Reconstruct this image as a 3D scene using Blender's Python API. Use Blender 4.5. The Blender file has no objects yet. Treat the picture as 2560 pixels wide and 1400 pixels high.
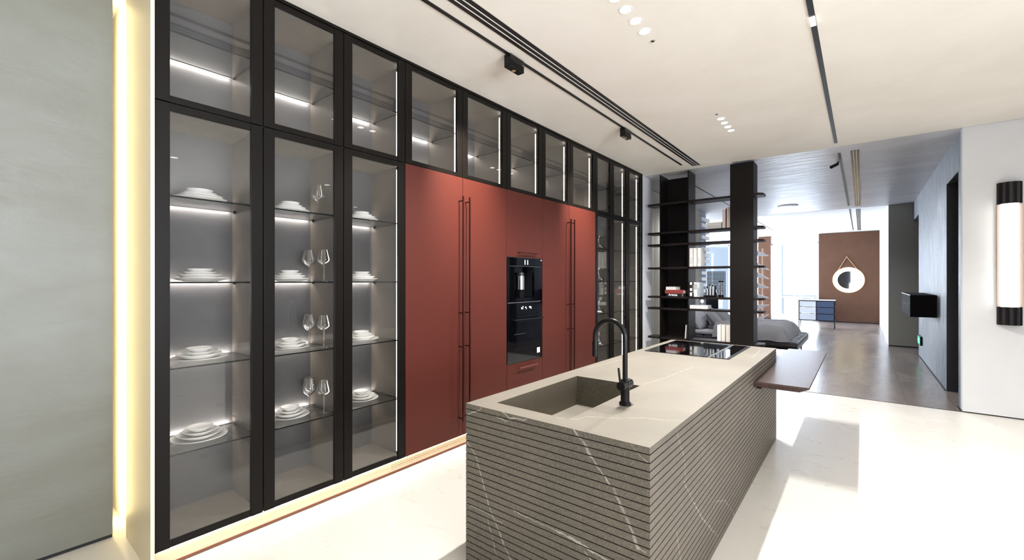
import bpy, math, random
from mathutils import Vector, Matrix
random.seed(7)
PI = math.pi
S = bpy.context.scene
COL = S.collection

# ------------------------------------------------------------ camera, world, light, exposure
cam_d = bpy.data.cameras.new('camera')
cam = bpy.data.objects.new('camera', cam_d); COL.objects.link(cam)
cam.location = (0, 0, 1.45)
cam.rotation_euler = (PI / 2, 0, math.radians(38.62))
cam_d.sensor_width = 36.0
cam_d.lens = 36.0 * 1095.0 / 2560.0
cam_d.shift_y = 2.0 / 2560.0
cam_d.clip_start = 0.02
S.camera = cam

S.view_settings.view_transform = 'Standard'
S.view_settings.look = 'None'
S.view_settings.gamma = 1.0
S.view_settings.exposure = 0.25
S.view_settings.use_curve_mapping = False
cy = S.cycles
cy.use_denoising = True
cy.max_bounces = 10
cy.diffuse_bounces = 5
cy.glossy_bounces = 5
cy.transmission_bounces = 6
cy.transparent_max_bounces = 24
cy.sample_clamp_indirect = 6.0
cy.caustics_reflective = False
cy.caustics_refractive = False
cy.blur_glossy = 0.5

W = bpy.data.worlds.new('world'); S.world = W; W.use_nodes = True
W.node_tree.nodes['Background'].inputs[0].default_value = (0.66, 0.82, 1.0, 1)
W.node_tree.nodes['Background'].inputs[1].default_value = 0.8


def area(name, loc, aim, sx, sy, power, color=(1, 1, 1), spread=180):
    L = bpy.data.lights.new(name, 'AREA'); L.shape = 'RECTANGLE'
    L.size = sx; L.size_y = sy; L.energy = power; L.color = color; L.spread = math.radians(spread)
    o = bpy.data.objects.new(name, L); COL.objects.link(o)
    o.location = loc
    d = Vector(aim) - Vector(loc)
    o.rotation_euler = d.to_track_quat('-Z', 'Y').to_euler()
    return o


def spot(name, loc, aim, power, color, angle, blend=0.6, r=0.02):
    L = bpy.data.lights.new(name, 'SPOT'); L.energy = power; L.color = color
    L.spot_size = math.radians(angle); L.spot_blend = blend; L.shadow_soft_size = r
    o = bpy.data.objects.new(name, L); COL.objects.link(o); o.location = loc
    d = Vector(aim) - Vector(loc)
    o.rotation_euler = d.to_track_quat('-Z', 'Y').to_euler()
    return o


WARM = (1.0, 0.88, 0.74)
NEUT = (1.0, 0.97, 0.93)
DAY = (0.86, 0.93, 1.0)
# daylight through the windows; unseen rear and side areas tilt up to brighten the ceiling
area('daylight_rear_window', (1.55, -5.2, 1.65), (1.4, 0, 5.0), 4.6, 2.4, 60, (0.97, 0.98, 1.0), 120)
area('unseen_side_uplight', (5.2, -1.0, 1.6), (0, -0.4, 5.2), 5.8, 2.4, 520, (0.97, 0.98, 1.0), 110)  # added out of view and aimed upward as an uplight
area('daylight_far_window', (-1.95, 19.55, 1.55), (-1.95, 10, 1.2), 1.6, 2.6, 360, DAY)
area('bedroom_side_fill', (-6.1, 16.6, 1.5), (0, 15.5, 1.0), 4.0, 2.6, 800, DAY)  # added out of view to brighten the bedroom
# ceiling downlights over the island (two clusters of four), track spots washing the cupboards
for y in (2.43, 2.575, 2.73, 2.88):
    spot('downlight_beam', (-1.15, y, 3.12), (-1.15, y, 0), 78, NEUT, 135, 0.6, 0.022)
for y in (4.93, 5.08, 5.235, 5.385):
    spot('downlight_beam', (-1.15, y, 3.12), (-1.15, y, 0), 78, NEUT, 135, 0.6, 0.022)
for y in (2.60, 4.60):
    spot('track_spot_beam', (-2.06, y, 3.03), (-2.72, y + 0.14, 2.34), 300, WARM, 58, 1.0, 0.02)
FILL_LAMPS = [(1.9, -2.6), (1.9, -0.4), (1.9, 1.8), (1.9, 4.0), (3.8, -1.2), (3.8, 1.2), (3.8, 3.6), (3.6, 5.6)]  # added fill spots out of view, brightening the room by bounce
for x, y in FILL_LAMPS:
    spot('fill_lamp_beam', (x, y, 3.11), (x, y, 0), 30, NEUT, 140, 0.8, 0.05)
for x, y in ((-2.3, 8.6), (0.1, 8.6), (-0.3, 10.8)):  # added fill spots without fittings, for the bed and passage end
    spot('bedroom_fill_beam', (x, y, 3.09), (x, y, 0), 95, (0.95, 0.97, 1.0), 140, 0.9, 0.05)


# ------------------------------------------------------------ material helpers
def lin(c):
    def f(v):
        v /= 255.0
        return v / 12.92 if v <= 0.04045 else ((v + 0.055) / 1.055) ** 2.4
    return (f(c[0]), f(c[1]), f(c[2]), 1)


def mat(name, col, rough=0.5, metal=0.0, spec=0.5, emit=None, estr=0.0, coat=0.0):
    m = bpy.data.materials.new(name); m.use_nodes = True
    b = m.node_tree.nodes['Principled BSDF']
    b.inputs['Base Color'].default_value = lin(col)
    b.inputs['Roughness'].default_value = rough
    b.inputs['Metallic'].default_value = metal
    b.inputs['Specular IOR Level'].default_value = spec
    b.inputs['Coat Weight'].default_value = coat
    if emit:
        b.inputs['Emission Color'].default_value = lin(emit)
        b.inputs['Emission Strength'].default_value = estr
    return m


class NT:
    def __init__(s, m):
        s.m = m; s.t = m.node_tree; s.n = s.t.nodes; s.b = s.n.get('Principled BSDF')

    def new(s, typ, **kw):
        n = s.n.new(typ)
        for k, v in kw.items():
            setattr(n, k, v)
        return n

    def link(s, a, b):
        s.t.links.new(a, b)

    def coord(s, kind='Object'):
        return s.new('ShaderNodeTexCoord').outputs[kind]

    def pos(s):
        return s.new('ShaderNodeNewGeometry').outputs['Position']

    def noise(s, vec, scale, detail=4, rough=0.55, dist=0.0):
        n = s.new('ShaderNodeTexNoise')
        n.inputs['Scale'].default_value = scale; n.inputs['Detail'].default_value = detail
        n.inputs['Roughness'].default_value = rough; n.inputs['Distortion'].default_value = dist
        s.link(vec, n.inputs['Vector'])
        return n

    def scale(s, vec, sc):
        n = s.new('ShaderNodeVectorMath', operation='MULTIPLY')
        s.link(vec, n.inputs[0]); n.inputs[1].default_value = sc
        return n.outputs[0]

    def ramp(s, fac, stops):
        r = s.new('ShaderNodeValToRGB')
        e = r.color_ramp.elements
        while len(e) < len(stops):
            e.new(0.5)
        for k, (p, c) in enumerate(stops):
            e[k].position = p; e[k].color = c if len(c) == 4 else lin(c)
        s.link(fac, r.inputs[0])
        return r.outputs[0]

    def math(s, op, a, b=None, c=None, clamp=False):
        n = s.new('ShaderNodeMath', operation=op); n.use_clamp = clamp
        for i, v in enumerate((a, b, c)):
            if v is None: continue
            if isinstance(v, (int, float)): n.inputs[i].default_value = v
            else: s.link(v, n.inputs[i])
        return n.outputs[0]

    def mix(s, fac, a, b):
        n = s.new('ShaderNodeMix', data_type='RGBA')
        if isinstance(fac, (int, float)): n.inputs[0].default_value = fac
        else: s.link(fac, n.inputs[0])
        for i, v in ((6, a), (7, b)):
            if isinstance(v, tuple): n.inputs[i].default_value = v
            else: s.link(v, n.inputs[i])
        return n.outputs[2]

    def bump(s, h, strength, dist=0.01):
        n = s.new('ShaderNodeBump'); n.inputs['Strength'].default_value = strength
        n.inputs['Distance'].default_value = dist
        s.link(h, n.inputs['Height']); s.link(n.outputs[0], s.b.inputs['Normal'])


def plaster(name, c1, c2, rough=0.6, sc=1.5, stretch=(1, 1, 1), bump=0.25, spec=0.4, fine=14, bd=0.012):
    m = mat(name, c1, rough, spec=spec); t = NT(m)
    v = t.scale(t.pos(), stretch)
    n = t.noise(v, sc, 6, 0.6, 0.6)
    t.link(t.ramp(n.outputs[0], [(0.3, c1), (0.7, c2)]), t.b.inputs['Base Color'])
    n2 = t.noise(v, fine, 5, 0.55, 0.8)
    mx = t.math('ADD', n.outputs[0], n2.outputs[0])
    t.bump(mx, bump, bd)
    r = t.math('MULTIPLY_ADD', n2.outputs[0], 0.25, rough - 0.12)
    t.link(r, t.b.inputs['Roughness'])
    return m


def glassy(name, tint, ior=1.5, rough=0.0, facing=None, glosscol=(1, 1, 1, 1)):
    """thin clear sheet: transmits straight, reflects by Fresnel"""
    m = bpy.data.materials.new(name); m.use_nodes = True
    t = NT(m); t.n.clear()
    out = t.new('ShaderNodeOutputMaterial')
    tr = t.new('ShaderNodeBsdfTransparent'); tr.inputs[0].default_value = tint
    gl = t.new('ShaderNodeBsdfGlossy'); gl.inputs[0].default_value = glosscol; gl.inputs['Roughness'].default_value = rough
    mx = t.new('ShaderNodeMixShader')
    if facing is None:   # Schlick, the same from both sides of the sheet
        lw = t.new('ShaderNodeLayerWeight'); lw.inputs[0].default_value = 0.5
        f0 = ((ior - 1) / (ior + 1)) ** 2
        p5 = t.math('POWER', lw.outputs['Facing'], 5.0)
        t.link(t.math('MULTIPLY_ADD', p5, 1 - f0, f0), mx.inputs[0])
    else:
        lw = t.new('ShaderNodeLayerWeight'); lw.inputs[0].default_value = facing
        t.link(t.math('MULTIPLY', lw.outputs['Facing'], 0.9), mx.inputs[0])
    t.link(tr.outputs[0], mx.inputs[1]); t.link(gl.outputs[0], mx.inputs[2])
    t.link(mx.outputs[0], out.inputs[0])
    return m


def emitter(name, col, strength):
    m = bpy.data.materials.new(name); m.use_nodes = True
    t = NT(m); t.n.clear()
    out = t.new('ShaderNodeOutputMaterial'); e = t.new('ShaderNodeEmission')
    e.inputs[0].default_value = (*col, 1); e.inputs[1].default_value = strength
    t.link(e.outputs[0], out.inputs[0])
    return m


# ------------------------------------------------------------ materials
M = {}
M['ceiling'] = plaster('ceiling_plaster', (236, 232, 225), (226, 221, 212), 0.8, 0.9, (1, 1, 1), 0.12, 0.2)
M['ceiling_far'] = plaster('grey_stucco_ceiling', (200, 200, 204), (176, 176, 181), 0.40, 0.8, (0.7, 2.2, 1), 0.45, 0.5, 3.5, 0.02)
M['ceiling_end'] = mat('white_ceiling', (225, 226, 228), 0.8)
M['floor'] = plaster('pale_terrazzo_floor', (226, 222, 215), (218, 214, 206), 0.30, 0.7, (1, 2, 1), 0.0, 0.4, 4)
M['wall_white'] = plaster('white_wall', (226, 228, 232), (216, 218, 222), 0.8, 0.8, (1, 1, 1), 0.05, 0.2)
M['wall_green'] = plaster('grey_green_stucco', (124, 127, 122), (108, 108, 98), 0.46, 0.8, (1, 0.6, 1.6), 0.22, 0.5, 5)
M['wall_blue'] = plaster('blue_grey_stucco', (92, 100, 114), (66, 74, 88), 0.46, 1.6, (1, 2.6, 0.7), 0.9, 0.6, 4, 0.04)
M['wall_dark'] = plaster('slate_blue_plaster', (74, 78, 86), (60, 64, 72), 0.7, 1.2, (1, 1, 1), 0.1, 0.3)
M['wall_grey'] = mat('grey_panel', (158, 157, 149), 0.7)
M['wall_bed'] = mat('pale_grey_wall', (168, 172, 182), 0.75)
M['wall_brown'] = plaster('brown_suede_panel', (94, 68, 54), (82, 58, 45), 0.8, 1.2, (1, 1, 1), 0.1, 0.2)
M['black'] = mat('matt_black', (9, 9, 10), 0.28, spec=0.3)
M['dark'] = mat('dark_void', (9, 9, 12), 0.6)
M['dark_door'] = mat('dark_door_leaf', (16, 18, 26), 0.35)
M['slot'] = mat('black_slot_metal', (10, 10, 11), 0.5)
M['slot_shiny'] = mat('burnished_slot_metal', (46, 40, 34), 0.25, 0.7)
M['slot_white'] = mat('white_slot_divider', (225, 222, 215), 0.6)


def wood_floor():
    m = mat('grey_brown_plank_floor', (120, 110, 105), 0.22, spec=0.6); t = NT(m)
    p = t.pos()
    n = t.noise(t.scale(p, (1.2, 0.35, 1)), 2.2, 6, 0.6, 0.8)
    n2 = t.noise(t.scale(p, (6, 0.5, 1)), 9, 4, 0.6)
    c = t.ramp(n.outputs[0], [(0.3, (112, 104, 102)), (0.7, (142, 131, 124))])
    c2 = t.mix(t.math('MULTIPLY', n2.outputs[0], 0.15), c, lin((92, 84, 82)))
    # plank joints
    br = t.new('ShaderNodeTexBrick'); br.inputs['Scale'].default_value = 1.0
    br.inputs['Brick Width'].default_value = 2.4; br.inputs['Row Height'].default_value = 0.42
    br.inputs['Mortar Size'].default_value = 0.004
    br.inputs['Color1'].default_value = (1, 1, 1, 1); br.inputs['Color2'].default_value = (0.9, 0.9, 0.9, 1)
    br.inputs['Mortar'].default_value = (0.75, 0.75, 0.75, 1)
    mp = t.new('ShaderNodeMapping'); mp.inputs['Rotation'].default_value = (0, 0, PI / 2)
    t.link(p, mp.inputs[0]); t.link(mp.outputs[0], br.inputs['Vector'])
    mm = t.new('ShaderNodeMix', data_type='RGBA', blend_type='MULTIPLY'); mm.inputs[0].default_value = 1
    t.link(c2, mm.inputs[6]); t.link(br.outputs[0], mm.inputs[7])
    t.link(mm.outputs[2], t.b.inputs['Base Color'])
    t.link(t.math('MULTIPLY_ADD', n.outputs[0], 0.10, 0.2), t.b.inputs['Roughness'])
    return m


M['floor_far'] = wood_floor()


def anod():
    m = mat('dark_bronze_anodised_aluminium', (18, 15, 13), 0.42, 0.25, 0.2); t = NT(m)
    n = t.noise(t.scale(t.pos(), (60, 60, 1.5)), 6, 3)
    t.link(t.math('MULTIPLY_ADD', n.outputs[0], 0.12, 0.34), t.b.inputs['Roughness'])
    return m


M['frame'] = anod()
M['carcass'] = plaster('taupe_carcass_laminate', (114, 108, 100), (106, 100, 93), 0.42, 5, (1, 1, 1), 0.02, 0.4)
M['carcass_back'] = plaster('grey_carcass_back', (88, 87, 87), (80, 80, 82), 0.38, 5, (1, 1, 1), 0.02, 0.5)
M['glass'] = glassy('smoked_door_glass', (0.93, 0.93, 0.93, 1), 1.5)
M['shelf_glass'] = glassy('smoked_shelf_glass', (0.90, 0.91, 0.91, 1), 1.5)
M['glass_edge'] = mat('dark_glass_edge', (20, 26, 26), 0.2)
M['crystal'] = glassy('clear_crystal', (0.97, 0.97, 0.97, 1), facing=0.6)
M['crystal_jug'] = glassy('cut_crystal', (0.92, 0.92, 0.92, 1), facing=0.78, rough=0.08)
M['led'] = emitter('white_led', (1.0, 0.93, 0.86), 120)
M['led_v'] = emitter('white_led_profile', (1.0, 0.93, 0.82), 20)
M['led_warm'] = emitter('warm_led', (1.0, 0.80, 0.38), 62)
M['led_plinth'] = emitter('plinth_led', (1.0, 0.88, 0.70), 15)
M['china'] = mat('white_porcelain', (242, 241, 238), 0.22)


def red():
    m = mat('brick_red_lacquer', (78, 34, 27), 0.5, spec=0.22); t = NT(m)
    n = t.noise(t.pos(), 260, 2)
    t.bump(n.outputs[0], 0.05, 0.001)
    return m


M['red'] = red()
M['red_metal'] = mat('dark_red_metal', (58, 26, 22), 0.3, 0.4)
M['black_glass'] = mat('black_appliance_glass', (5, 5, 8), 0.04, spec=0.5)
M['chrome'] = mat('chrome', (190, 190, 190), 0.15, 1.0)
M['steel'] = mat('brushed_steel', (190, 188, 184), 0.28, 1.0)
M['white'] = mat('white_paint', (235, 235, 235), 0.5)
M['icon'] = mat('white_icon', (235, 235, 235), 0.5, emit=(255, 255, 255), estr=0.8)


def plinth_mat():
    m = mat('pale_bronze_plinth', (208, 188, 160), 0.35, 0.15); t = NT(m)
    p = t.pos(); sx = t.new('ShaderNodeSeparateXYZ'); t.link(p, sx.inputs[0])
    # perforated air grille between Y 2.0 and 2.9
    fy = t.math('FRACT', t.math('MULTIPLY', sx.outputs[1], 62))
    fz = t.math('FRACT', t.math('MULTIPLY', sx.outputs[2], 62))
    a = t.math('MULTIPLY', t.math('LESS_THAN', fy, 0.45), t.math('LESS_THAN', fz, 0.45))
    b = t.math('MULTIPLY', t.math('GREATER_THAN', sx.outputs[1], 2.0), t.math('LESS_THAN', sx.outputs[1], 3.9))
    c = t.math('MULTIPLY', t.math('GREATER_THAN', sx.outputs[2], 0.035), t.math('MULTIPLY', a, b))
    t.link(t.mix(c, lin((208, 188, 160)), lin((120, 96, 76))), t.b.inputs['Base Color'])
    return m


M['plinth'] = plinth_mat()


def seg_mask(t, p2, segs):
    """veins: thin lines along given segments (a, b, half width), p2 = distorted 2D position"""
    total = None
    for (a, b, w) in segs:
        av = (a[0], a[1], 0); ba = (b[0] - a[0], b[1] - a[1], 0)
        L2 = ba[0] ** 2 + ba[1] ** 2
        s1 = t.new('ShaderNodeVectorMath', operation='SUBTRACT'); t.link(p2, s1.inputs[0]); s1.inputs[1].default_value = av
        d = t.new('ShaderNodeVectorMath', operation='DOT_PRODUCT'); t.link(s1.outputs[0], d.inputs[0])
        d.inputs[1].default_value = tuple(v / L2 for v in ba)
        h = t.new('ShaderNodeClamp'); t.link(d.outputs['Value'], h.inputs[0])
        q = t.new('ShaderNodeVectorMath', operation='SCALE'); q.inputs[0].default_value = ba; t.link(h.outputs[0], q.inputs['Scale'])
        r = t.new('ShaderNodeVectorMath', operation='DISTANCE'); t.link(s1.outputs[0], r.inputs[0]); t.link(q.outputs[0], r.inputs[1])
        mr = t.new('ShaderNodeMapRange'); mr.inputs['From Min'].default_value = w * 0.45; mr.inputs['From Max'].default_value = w * 1.3
        mr.inputs['To Min'].default_value = 1; mr.inputs['To Max'].default_value = 0
        t.link(r.outputs['Value'], mr.inputs['Value'])
        total = mr.outputs[0] if total is None else t.math('MAXIMUM', total, mr.outputs[0])
    return total


def stone(name, ax, segs, c1, c2, c3):
    """taupe limestone with white veins; ax = which two world axes the vein drawing lives on"""
    m = mat(name, c1, 0.5, spec=0.4); t = NT(m)
    p = t.pos(); sx = t.new('ShaderNodeSeparateXYZ'); t.link(p, sx.inputs[0])
    n = t.noise(p, 1.6, 5, 0.6, 0.7)
    base = t.ramp(n.outputs[0], [(0.28, c1), (0.5, c2), (0.75, c3)])
    sp = t.noise(p, 240, 2, 0.7)
    base = t.mix(t.math('MULTIPLY', t.math('SUBTRACT', sp.outputs[0], 0.45, clamp=True), 1.6), base, lin((160, 148, 130)))
    wob = t.noise(p, 26, 4, 0.6)
    off = t.new('ShaderNodeVectorMath', operation='MULTIPLY_ADD')
    t.link(wob.outputs['Color'], off.inputs[0]); off.inputs[1].default_value = (0.022,) * 3
    off.inputs[2].default_value = (-0.011,) * 3
    cmb = t.new('ShaderNodeCombineXYZ')
    t.link(sx.outputs[ax[0]], cmb.inputs[0]); t.link(sx.outputs[ax[1]], cmb.inputs[1])
    ad = t.new('ShaderNodeVectorMath', operation='ADD'); t.link(cmb.outputs[0], ad.inputs[0]); t.link(off.outputs[0], ad.inputs[1])
    z = t.new('ShaderNodeVectorMath', operation='MULTIPLY'); t.link(ad.outputs[0], z.inputs[0]); z.inputs[1].default_value = (1, 1, 0)
    mask = seg_mask(t, z.outputs[0], segs)
    br = t.noise(p, 14, 4, 0.7)
    mk = t.math('MULTIPLY', mask, t.math('MULTIPLY_ADD', br.outputs[0], 2.6, -0.62, clamp=True))
    t.link(t.mix(t.math('MULTIPLY', mk, 0.8), base, lin((190, 186, 178))), t.b.inputs['Base Color'])
    bn = t.noise(p, 90, 3)
    t.bump(bn.outputs[0], 0.12, 0.002)
    return m


# ------------------------------------------------------------ mesh builder
class MB:
    def __init__(s):
        s.v = []; s.f = []; s.mi = []

    def add(s, vs, fs, mi=0):
        o = len(s.v); s.v += [tuple(v) for v in vs]
        s.f += [tuple(i + o for i in f) for f in fs]; s.mi += [mi] * len(fs)
        return s

    def box(s, x0, x1, y0, y1, z0, z1, mi=0):
        if x0 > x1: x0, x1 = x1, x0
        if y0 > y1: y0, y1 = y1, y0
        if z0 > z1: z0, z1 = z1, z0
        vs = [(x, y, z) for x in (x0, x1) for y in (y0, y1) for z in (z0, z1)]
        return s.add(vs, [(0, 1, 3, 2), (4, 6, 7, 5), (0, 4, 5, 1), (2, 3, 7, 6), (0, 2, 6, 4), (1, 5, 7, 3)], mi)

    def prism(s, poly, z0, z1, mi=0, axis='z'):
        n = len(poly)
        def P(a, b, z):
            return {'z': (a, b, z), 'x': (z, a, b), 'y': (a, z, b)}[axis]
        vs = [P(a, b, z0) for a, b in poly] + [P(a, b, z1) for a, b in poly]
        fs = [tuple(range(n - 1, -1, -1)), tuple(range(n, 2 * n))]
        fs += [(i, (i + 1) % n, (i + 1) % n + n, i + n) for i in range(n)]
        return s.add(vs, fs, mi)

    def lathe(s, prof, cx=0, cy_=0, n=32, mi=0, mat4=None):
        vs = []; fs = []; m = len(prof)
        for k in range(n):
            a = 2 * PI * k / n
            for r, z in prof:
                vs.append((cx + r * math.cos(a), cy_ + r * math.sin(a), z))
        for k in range(n):
            k2 = (k + 1) % n
            for j in range(m - 1):
                fs.append((k * m + j, k2 * m + j, k2 * m + j + 1, k * m + j + 1))
        if mat4 is not None:
            vs = [tuple(mat4 @ Vector(v)) for v in vs]
        return s.add(vs, fs, mi)

    def tube(s, path, r, n=10, mi=0, cap=True):
        P = [Vector(p) for p in path]; vs = []; fs = []
        rs = r if isinstance(r, (list, tuple)) else [r] * len(P)
        prev = None
        for i, p in enumerate(P):
            d = (P[min(i + 1, len(P) - 1)] - P[max(i - 1, 0)]).normalized()
            if prev is None:
                u = d.orthogonal().normalized()
            else:
                u = (prev - d * prev.dot(d)).normalized()
            prev = u; w = d.cross(u)
            for k in range(n):
                a = 2 * PI * k / n
                vs.append(tuple(p + (u * math.cos(a) + w * math.sin(a)) * rs[i]))
        for i in range(len(P) - 1):
            for k in range(n):
                k2 = (k + 1) % n
                fs.append((i * n + k, i * n + k2, (i + 1) * n + k2, (i + 1) * n + k))
        if cap:
            fs.append(tuple(range(n - 1, -1, -1))); fs.append(tuple((len(P) - 1) * n + k for k in range(n)))
        return s.add(vs, fs, mi)

    def build(s, name, mats, parent=None, smooth=False, bevel=0, org=None, subsurf=0):
        me = bpy.data.meshes.new(name)
        if org is None and parent is None:
            xs = [v[0] for v in s.v]; ys = [v[1] for v in s.v]; zs = [v[2] for v in s.v]
            org = ((min(xs) + max(xs)) / 2, (min(ys) + max(ys)) / 2, min(zs))
        if parent is not None:
            org = tuple(parent.get('wo', (0, 0, 0)))
        o3 = org or (0, 0, 0)
        me.from_pydata([(v[0] - o3[0], v[1] - o3[1], v[2] - o3[2]) for v in s.v], [], s.f)
        if not isinstance(mats, (list, tuple)): mats = [mats]
        for m in mats: me.materials.append(m)
        me.polygons.foreach_set('material_index', s.mi)
        if smooth:
            me.polygons.foreach_set('use_smooth', [True] * len(me.polygons))
        me.update(); me.validate()
        o = bpy.data.objects.new(name, me); COL.objects.link(o)
        if parent is not None:
            o.parent = parent; o['wo'] = tuple(o3)
        else:
            o.location = o3; o['wo'] = tuple(o3)
        if bevel:
            b = o.modifiers.new('bevel', 'BEVEL'); b.width = bevel; b.segments = 2; b.limit_method = 'ANGLE'
        if subsurf:
            b = o.modifiers.new('sub', 'SUBSURF'); b.levels = subsurf; b.render_levels = subsurf
        if smooth:
            try:
                me.set_sharp_from_angle(angle=math.radians(40))
            except Exception:
                pass
        return o


def tag(o, label=None, cat=None, group=None, kind=None):
    if label: o['label'] = label
    if cat: o['category'] = cat
    if group: o['group'] = group
    if kind: o['kind'] = kind
    return o


def thing(name, loc, label, cat, group=None):
    o = bpy.data.objects.new(name, None); COL.objects.link(o); o.location = loc; o['wo'] = tuple(loc)
    o.empty_display_size = 0.05
    return tag(o, label, cat, group)


def struct(name, mb, m, **kw):
    o = mb.build(name, m, **kw); o['kind'] = 'structure'
    return o


# ------------------------------------------------------------ room shell
CZ = 3.14
struct('floor', MB().box(-4.2, 5.0, -5.0, 6.885, -0.1, 0), M['floor'])
struct('floor_bedroom', MB().box(-6.0, 2.2, 6.885, 19.4, -0.1, 0), M['floor_far'])
struct('trim_1', MB().box(-2.72, 0.864, 6.878, 6.890, 0.0, 0.003), M['slot'])
struct('ceiling', MB().box(-4.2, 5.0, -5.0, 6.87, CZ, CZ + 0.1), M['ceiling'])
struct('ceiling_bedroom', MB().box(-6.0, 2.2, 6.87, 12.86, CZ, CZ + 0.1), M['ceiling_far'])
struct('ceiling_far_end', MB().box(-6.0, 2.2, 12.89, 19.4, CZ, CZ + 0.1), M['ceiling_end'])
struct('trim_2', MB().box(-6.0, 2.2, 12.86, 12.89, CZ + 0.02, CZ + 0.1), M['slot'])

# left plaster wall with dark shadow gap at its foot; it stops short so the hidden strip lights the return
struct('wall_left', MB().box(-3.345, -3.305, -5.0, 0.525, 0.022, CZ), M['wall_green'])
struct('wall_left_cavity_back', MB().box(-3.56, -3.345, 0.49, 0.52, 0, CZ), M['wall_white'])
struct('baseboard_left', MB().box(-3.345, -3.315, -5.0, 0.525, 0.0, 0.022), M['dark'])
struct('wall_left_return', MB().box(-4.2, -3.25, 0.60, 0.64, 0, CZ), M['ceiling'])
struct('wall_left_cavity', MB().box(-4.2, -4.15, -5.0, 0.60, 0, CZ), M['wall_white'])
struct('wall_left_behind_cabinets', MB().box(-3.5, -3.42, 0.64, 6.72, 0, CZ), M['wall_white'])
# far right of the showroom
struct('wall_white', MB().box(0.868, 5.0, 6.885, 7.0, 0.012, CZ), M['wall_white'])
struct('baseboard_white', MB().box(0.872, 5.0, 6.893, 7.0, 0.0, 0.012), M['dark'])
# passage wall, X = 0.87, with two dark doorways
w = MB()
w.box(0.87, 1.05, 7.0, 7.16, 0, CZ); w.box(0.87, 1.05, 7.16, 8.083, 2.73, CZ)
w.box(0.87, 1.05, 8.083, 11.68, 0, CZ); w.box(0.87, 1.05, 11.68, 12.86, 2.75, CZ)
struct('wall_passage', w, M['wall_blue'])
struct('wall_passage_end', MB().box(0.463, 1.3, 12.86, 12.95, 0.02, CZ), M['wall_grey'])
struct('baseboard_passage_end', MB().box(0.468, 1.3, 12.865, 12.95, 0.0, 0.02), M['dark'])
struct('trim_3', MB().box(0.85, 0.87, 6.95, 7.16, 0, 0.006).box(0.85, 0.87, 8.083, 11.68, 0, 0.006), M['slot'])
d = struct('door_1', MB().box(0.99, 1.03, 7.16, 8.083, 0.01, 2.73), M['dark_door'])
MB().box(0.872, 0.99, 8.070, 8.083, 0.0, 2.73).box(0.872, 0.99, 7.16, 7.173, 0.0, 2.73).box(0.872, 0.99, 7.173, 8.07, 2.717, 2.73).build('door_frame', mat('charcoal_frame', (34, 36, 42), 0.4), d)
hd = MB(); hd.box(0.92, 0.935, 7.30, 7.43, 1.045, 1.065); hd.box(0.935, 0.99, 7.30, 7.32, 1.045, 1.065); hd.box(0.982, 0.99, 7.28, 7.34, 1.02, 1.09)
hd.build('door_handle', M['steel'], d, bevel=0.003)
struct('door_2', MB().box(1.0, 1.04, 11.68, 12.86, 0.0, 2.75), M['dark'])
struct('wall_right_end', MB().box(0.463, 0.56, 12.95, 19.2, 0, CZ), M['wall_white'])
# bedroom left wall, opening out to a second window at the far end
w = MB(); w.box(-3.5, -2.76, 6.72, 7.22, 0, CZ)
struct('wall_stub', w, M['wall_white'])
struct('wall_bedroom_left', MB().box(-3.25, -3.10, 7.22, 11.78, 0, CZ), M['wall_bed'])
struct('wall_bedroom_corner', MB().box(-6.0, -3.25, 11.68, 11.78, 0, CZ), M['wall_bed'])
struct('wall_bedroom_side', MB().box(-6.0, -5.9, 11.78, 14.6, 0, CZ).box(-6.0, -5.9, 18.6, 19.2, 0, CZ).box(-6.0, -5.9, 14.6, 18.6, 2.85, CZ), M['wall_white'])
# end wall, Y = 19.1: white with two windows and two brown panels
w = MB()
w.box(-6.0, -5.2, 19.15, 19.25, 0, CZ); w.box(-3.15, -2.70, 19.15, 19.25, 0, CZ)
w.box(-1.22, 0.56, 19.15, 19.25, 0, CZ); w.box(-5.2, -3.15, 19.15, 19.25, 2.9, CZ); w.box(-2.70, -1.22, 19.15, 19.25, 2.85, CZ)
w.box(-2.70, -1.22, 19.15, 19.25, 0, 0.15)
struct('wall_end', w, M['wall_white'])
for k, (a, b) in enumerate(((-1.205, 0.455), (-3.12, -2.705))):
    struct('wall_panel_%s' % ('right', 'left')[k], MB().box(a, b, 19.1, 19.15, 0.03, CZ - 0.01), M['wall_brown'])
    struct('baseboard_panel_%s' % ('right', 'left')[k], MB().box(a, b, 19.11, 19.15, 0.0, 0.03), M['dark'])
wf = mat('white_window_frame', (235, 238, 242), 0.5)
g = glassy('window_glass', (0.95, 0.97, 1.0, 1), 1.45)
for k, (a, b, z0, z1) in enumerate(((-2.70, -1.22, 0.15, 2.85), (-5.2, -3.15, 0.0, 2.9))):
    f = MB()
    f.box(a, a + 0.05, 19.17, 19.23, z0, z1); f.box(b - 0.05, b, 19.17, 19.23, z0, z1)
    f.box(a, b, 19.17, 19.23, z1 - 0.05, z1); f.box(a, b, 19.17, 19.23, z0, z0 + 0.05)
    c = (a + b) / 2; f.box(c - 0.02, c + 0.02, 19.17, 19.23, z0, z1)
    o = struct('window_%d' % (k + 1), f, wf)
    MB().box(a + 0.05, b - 0.05, 19.195, 19.205, z0 + 0.05, z1 - 0.05).build('window_pane', g, o)
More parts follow.
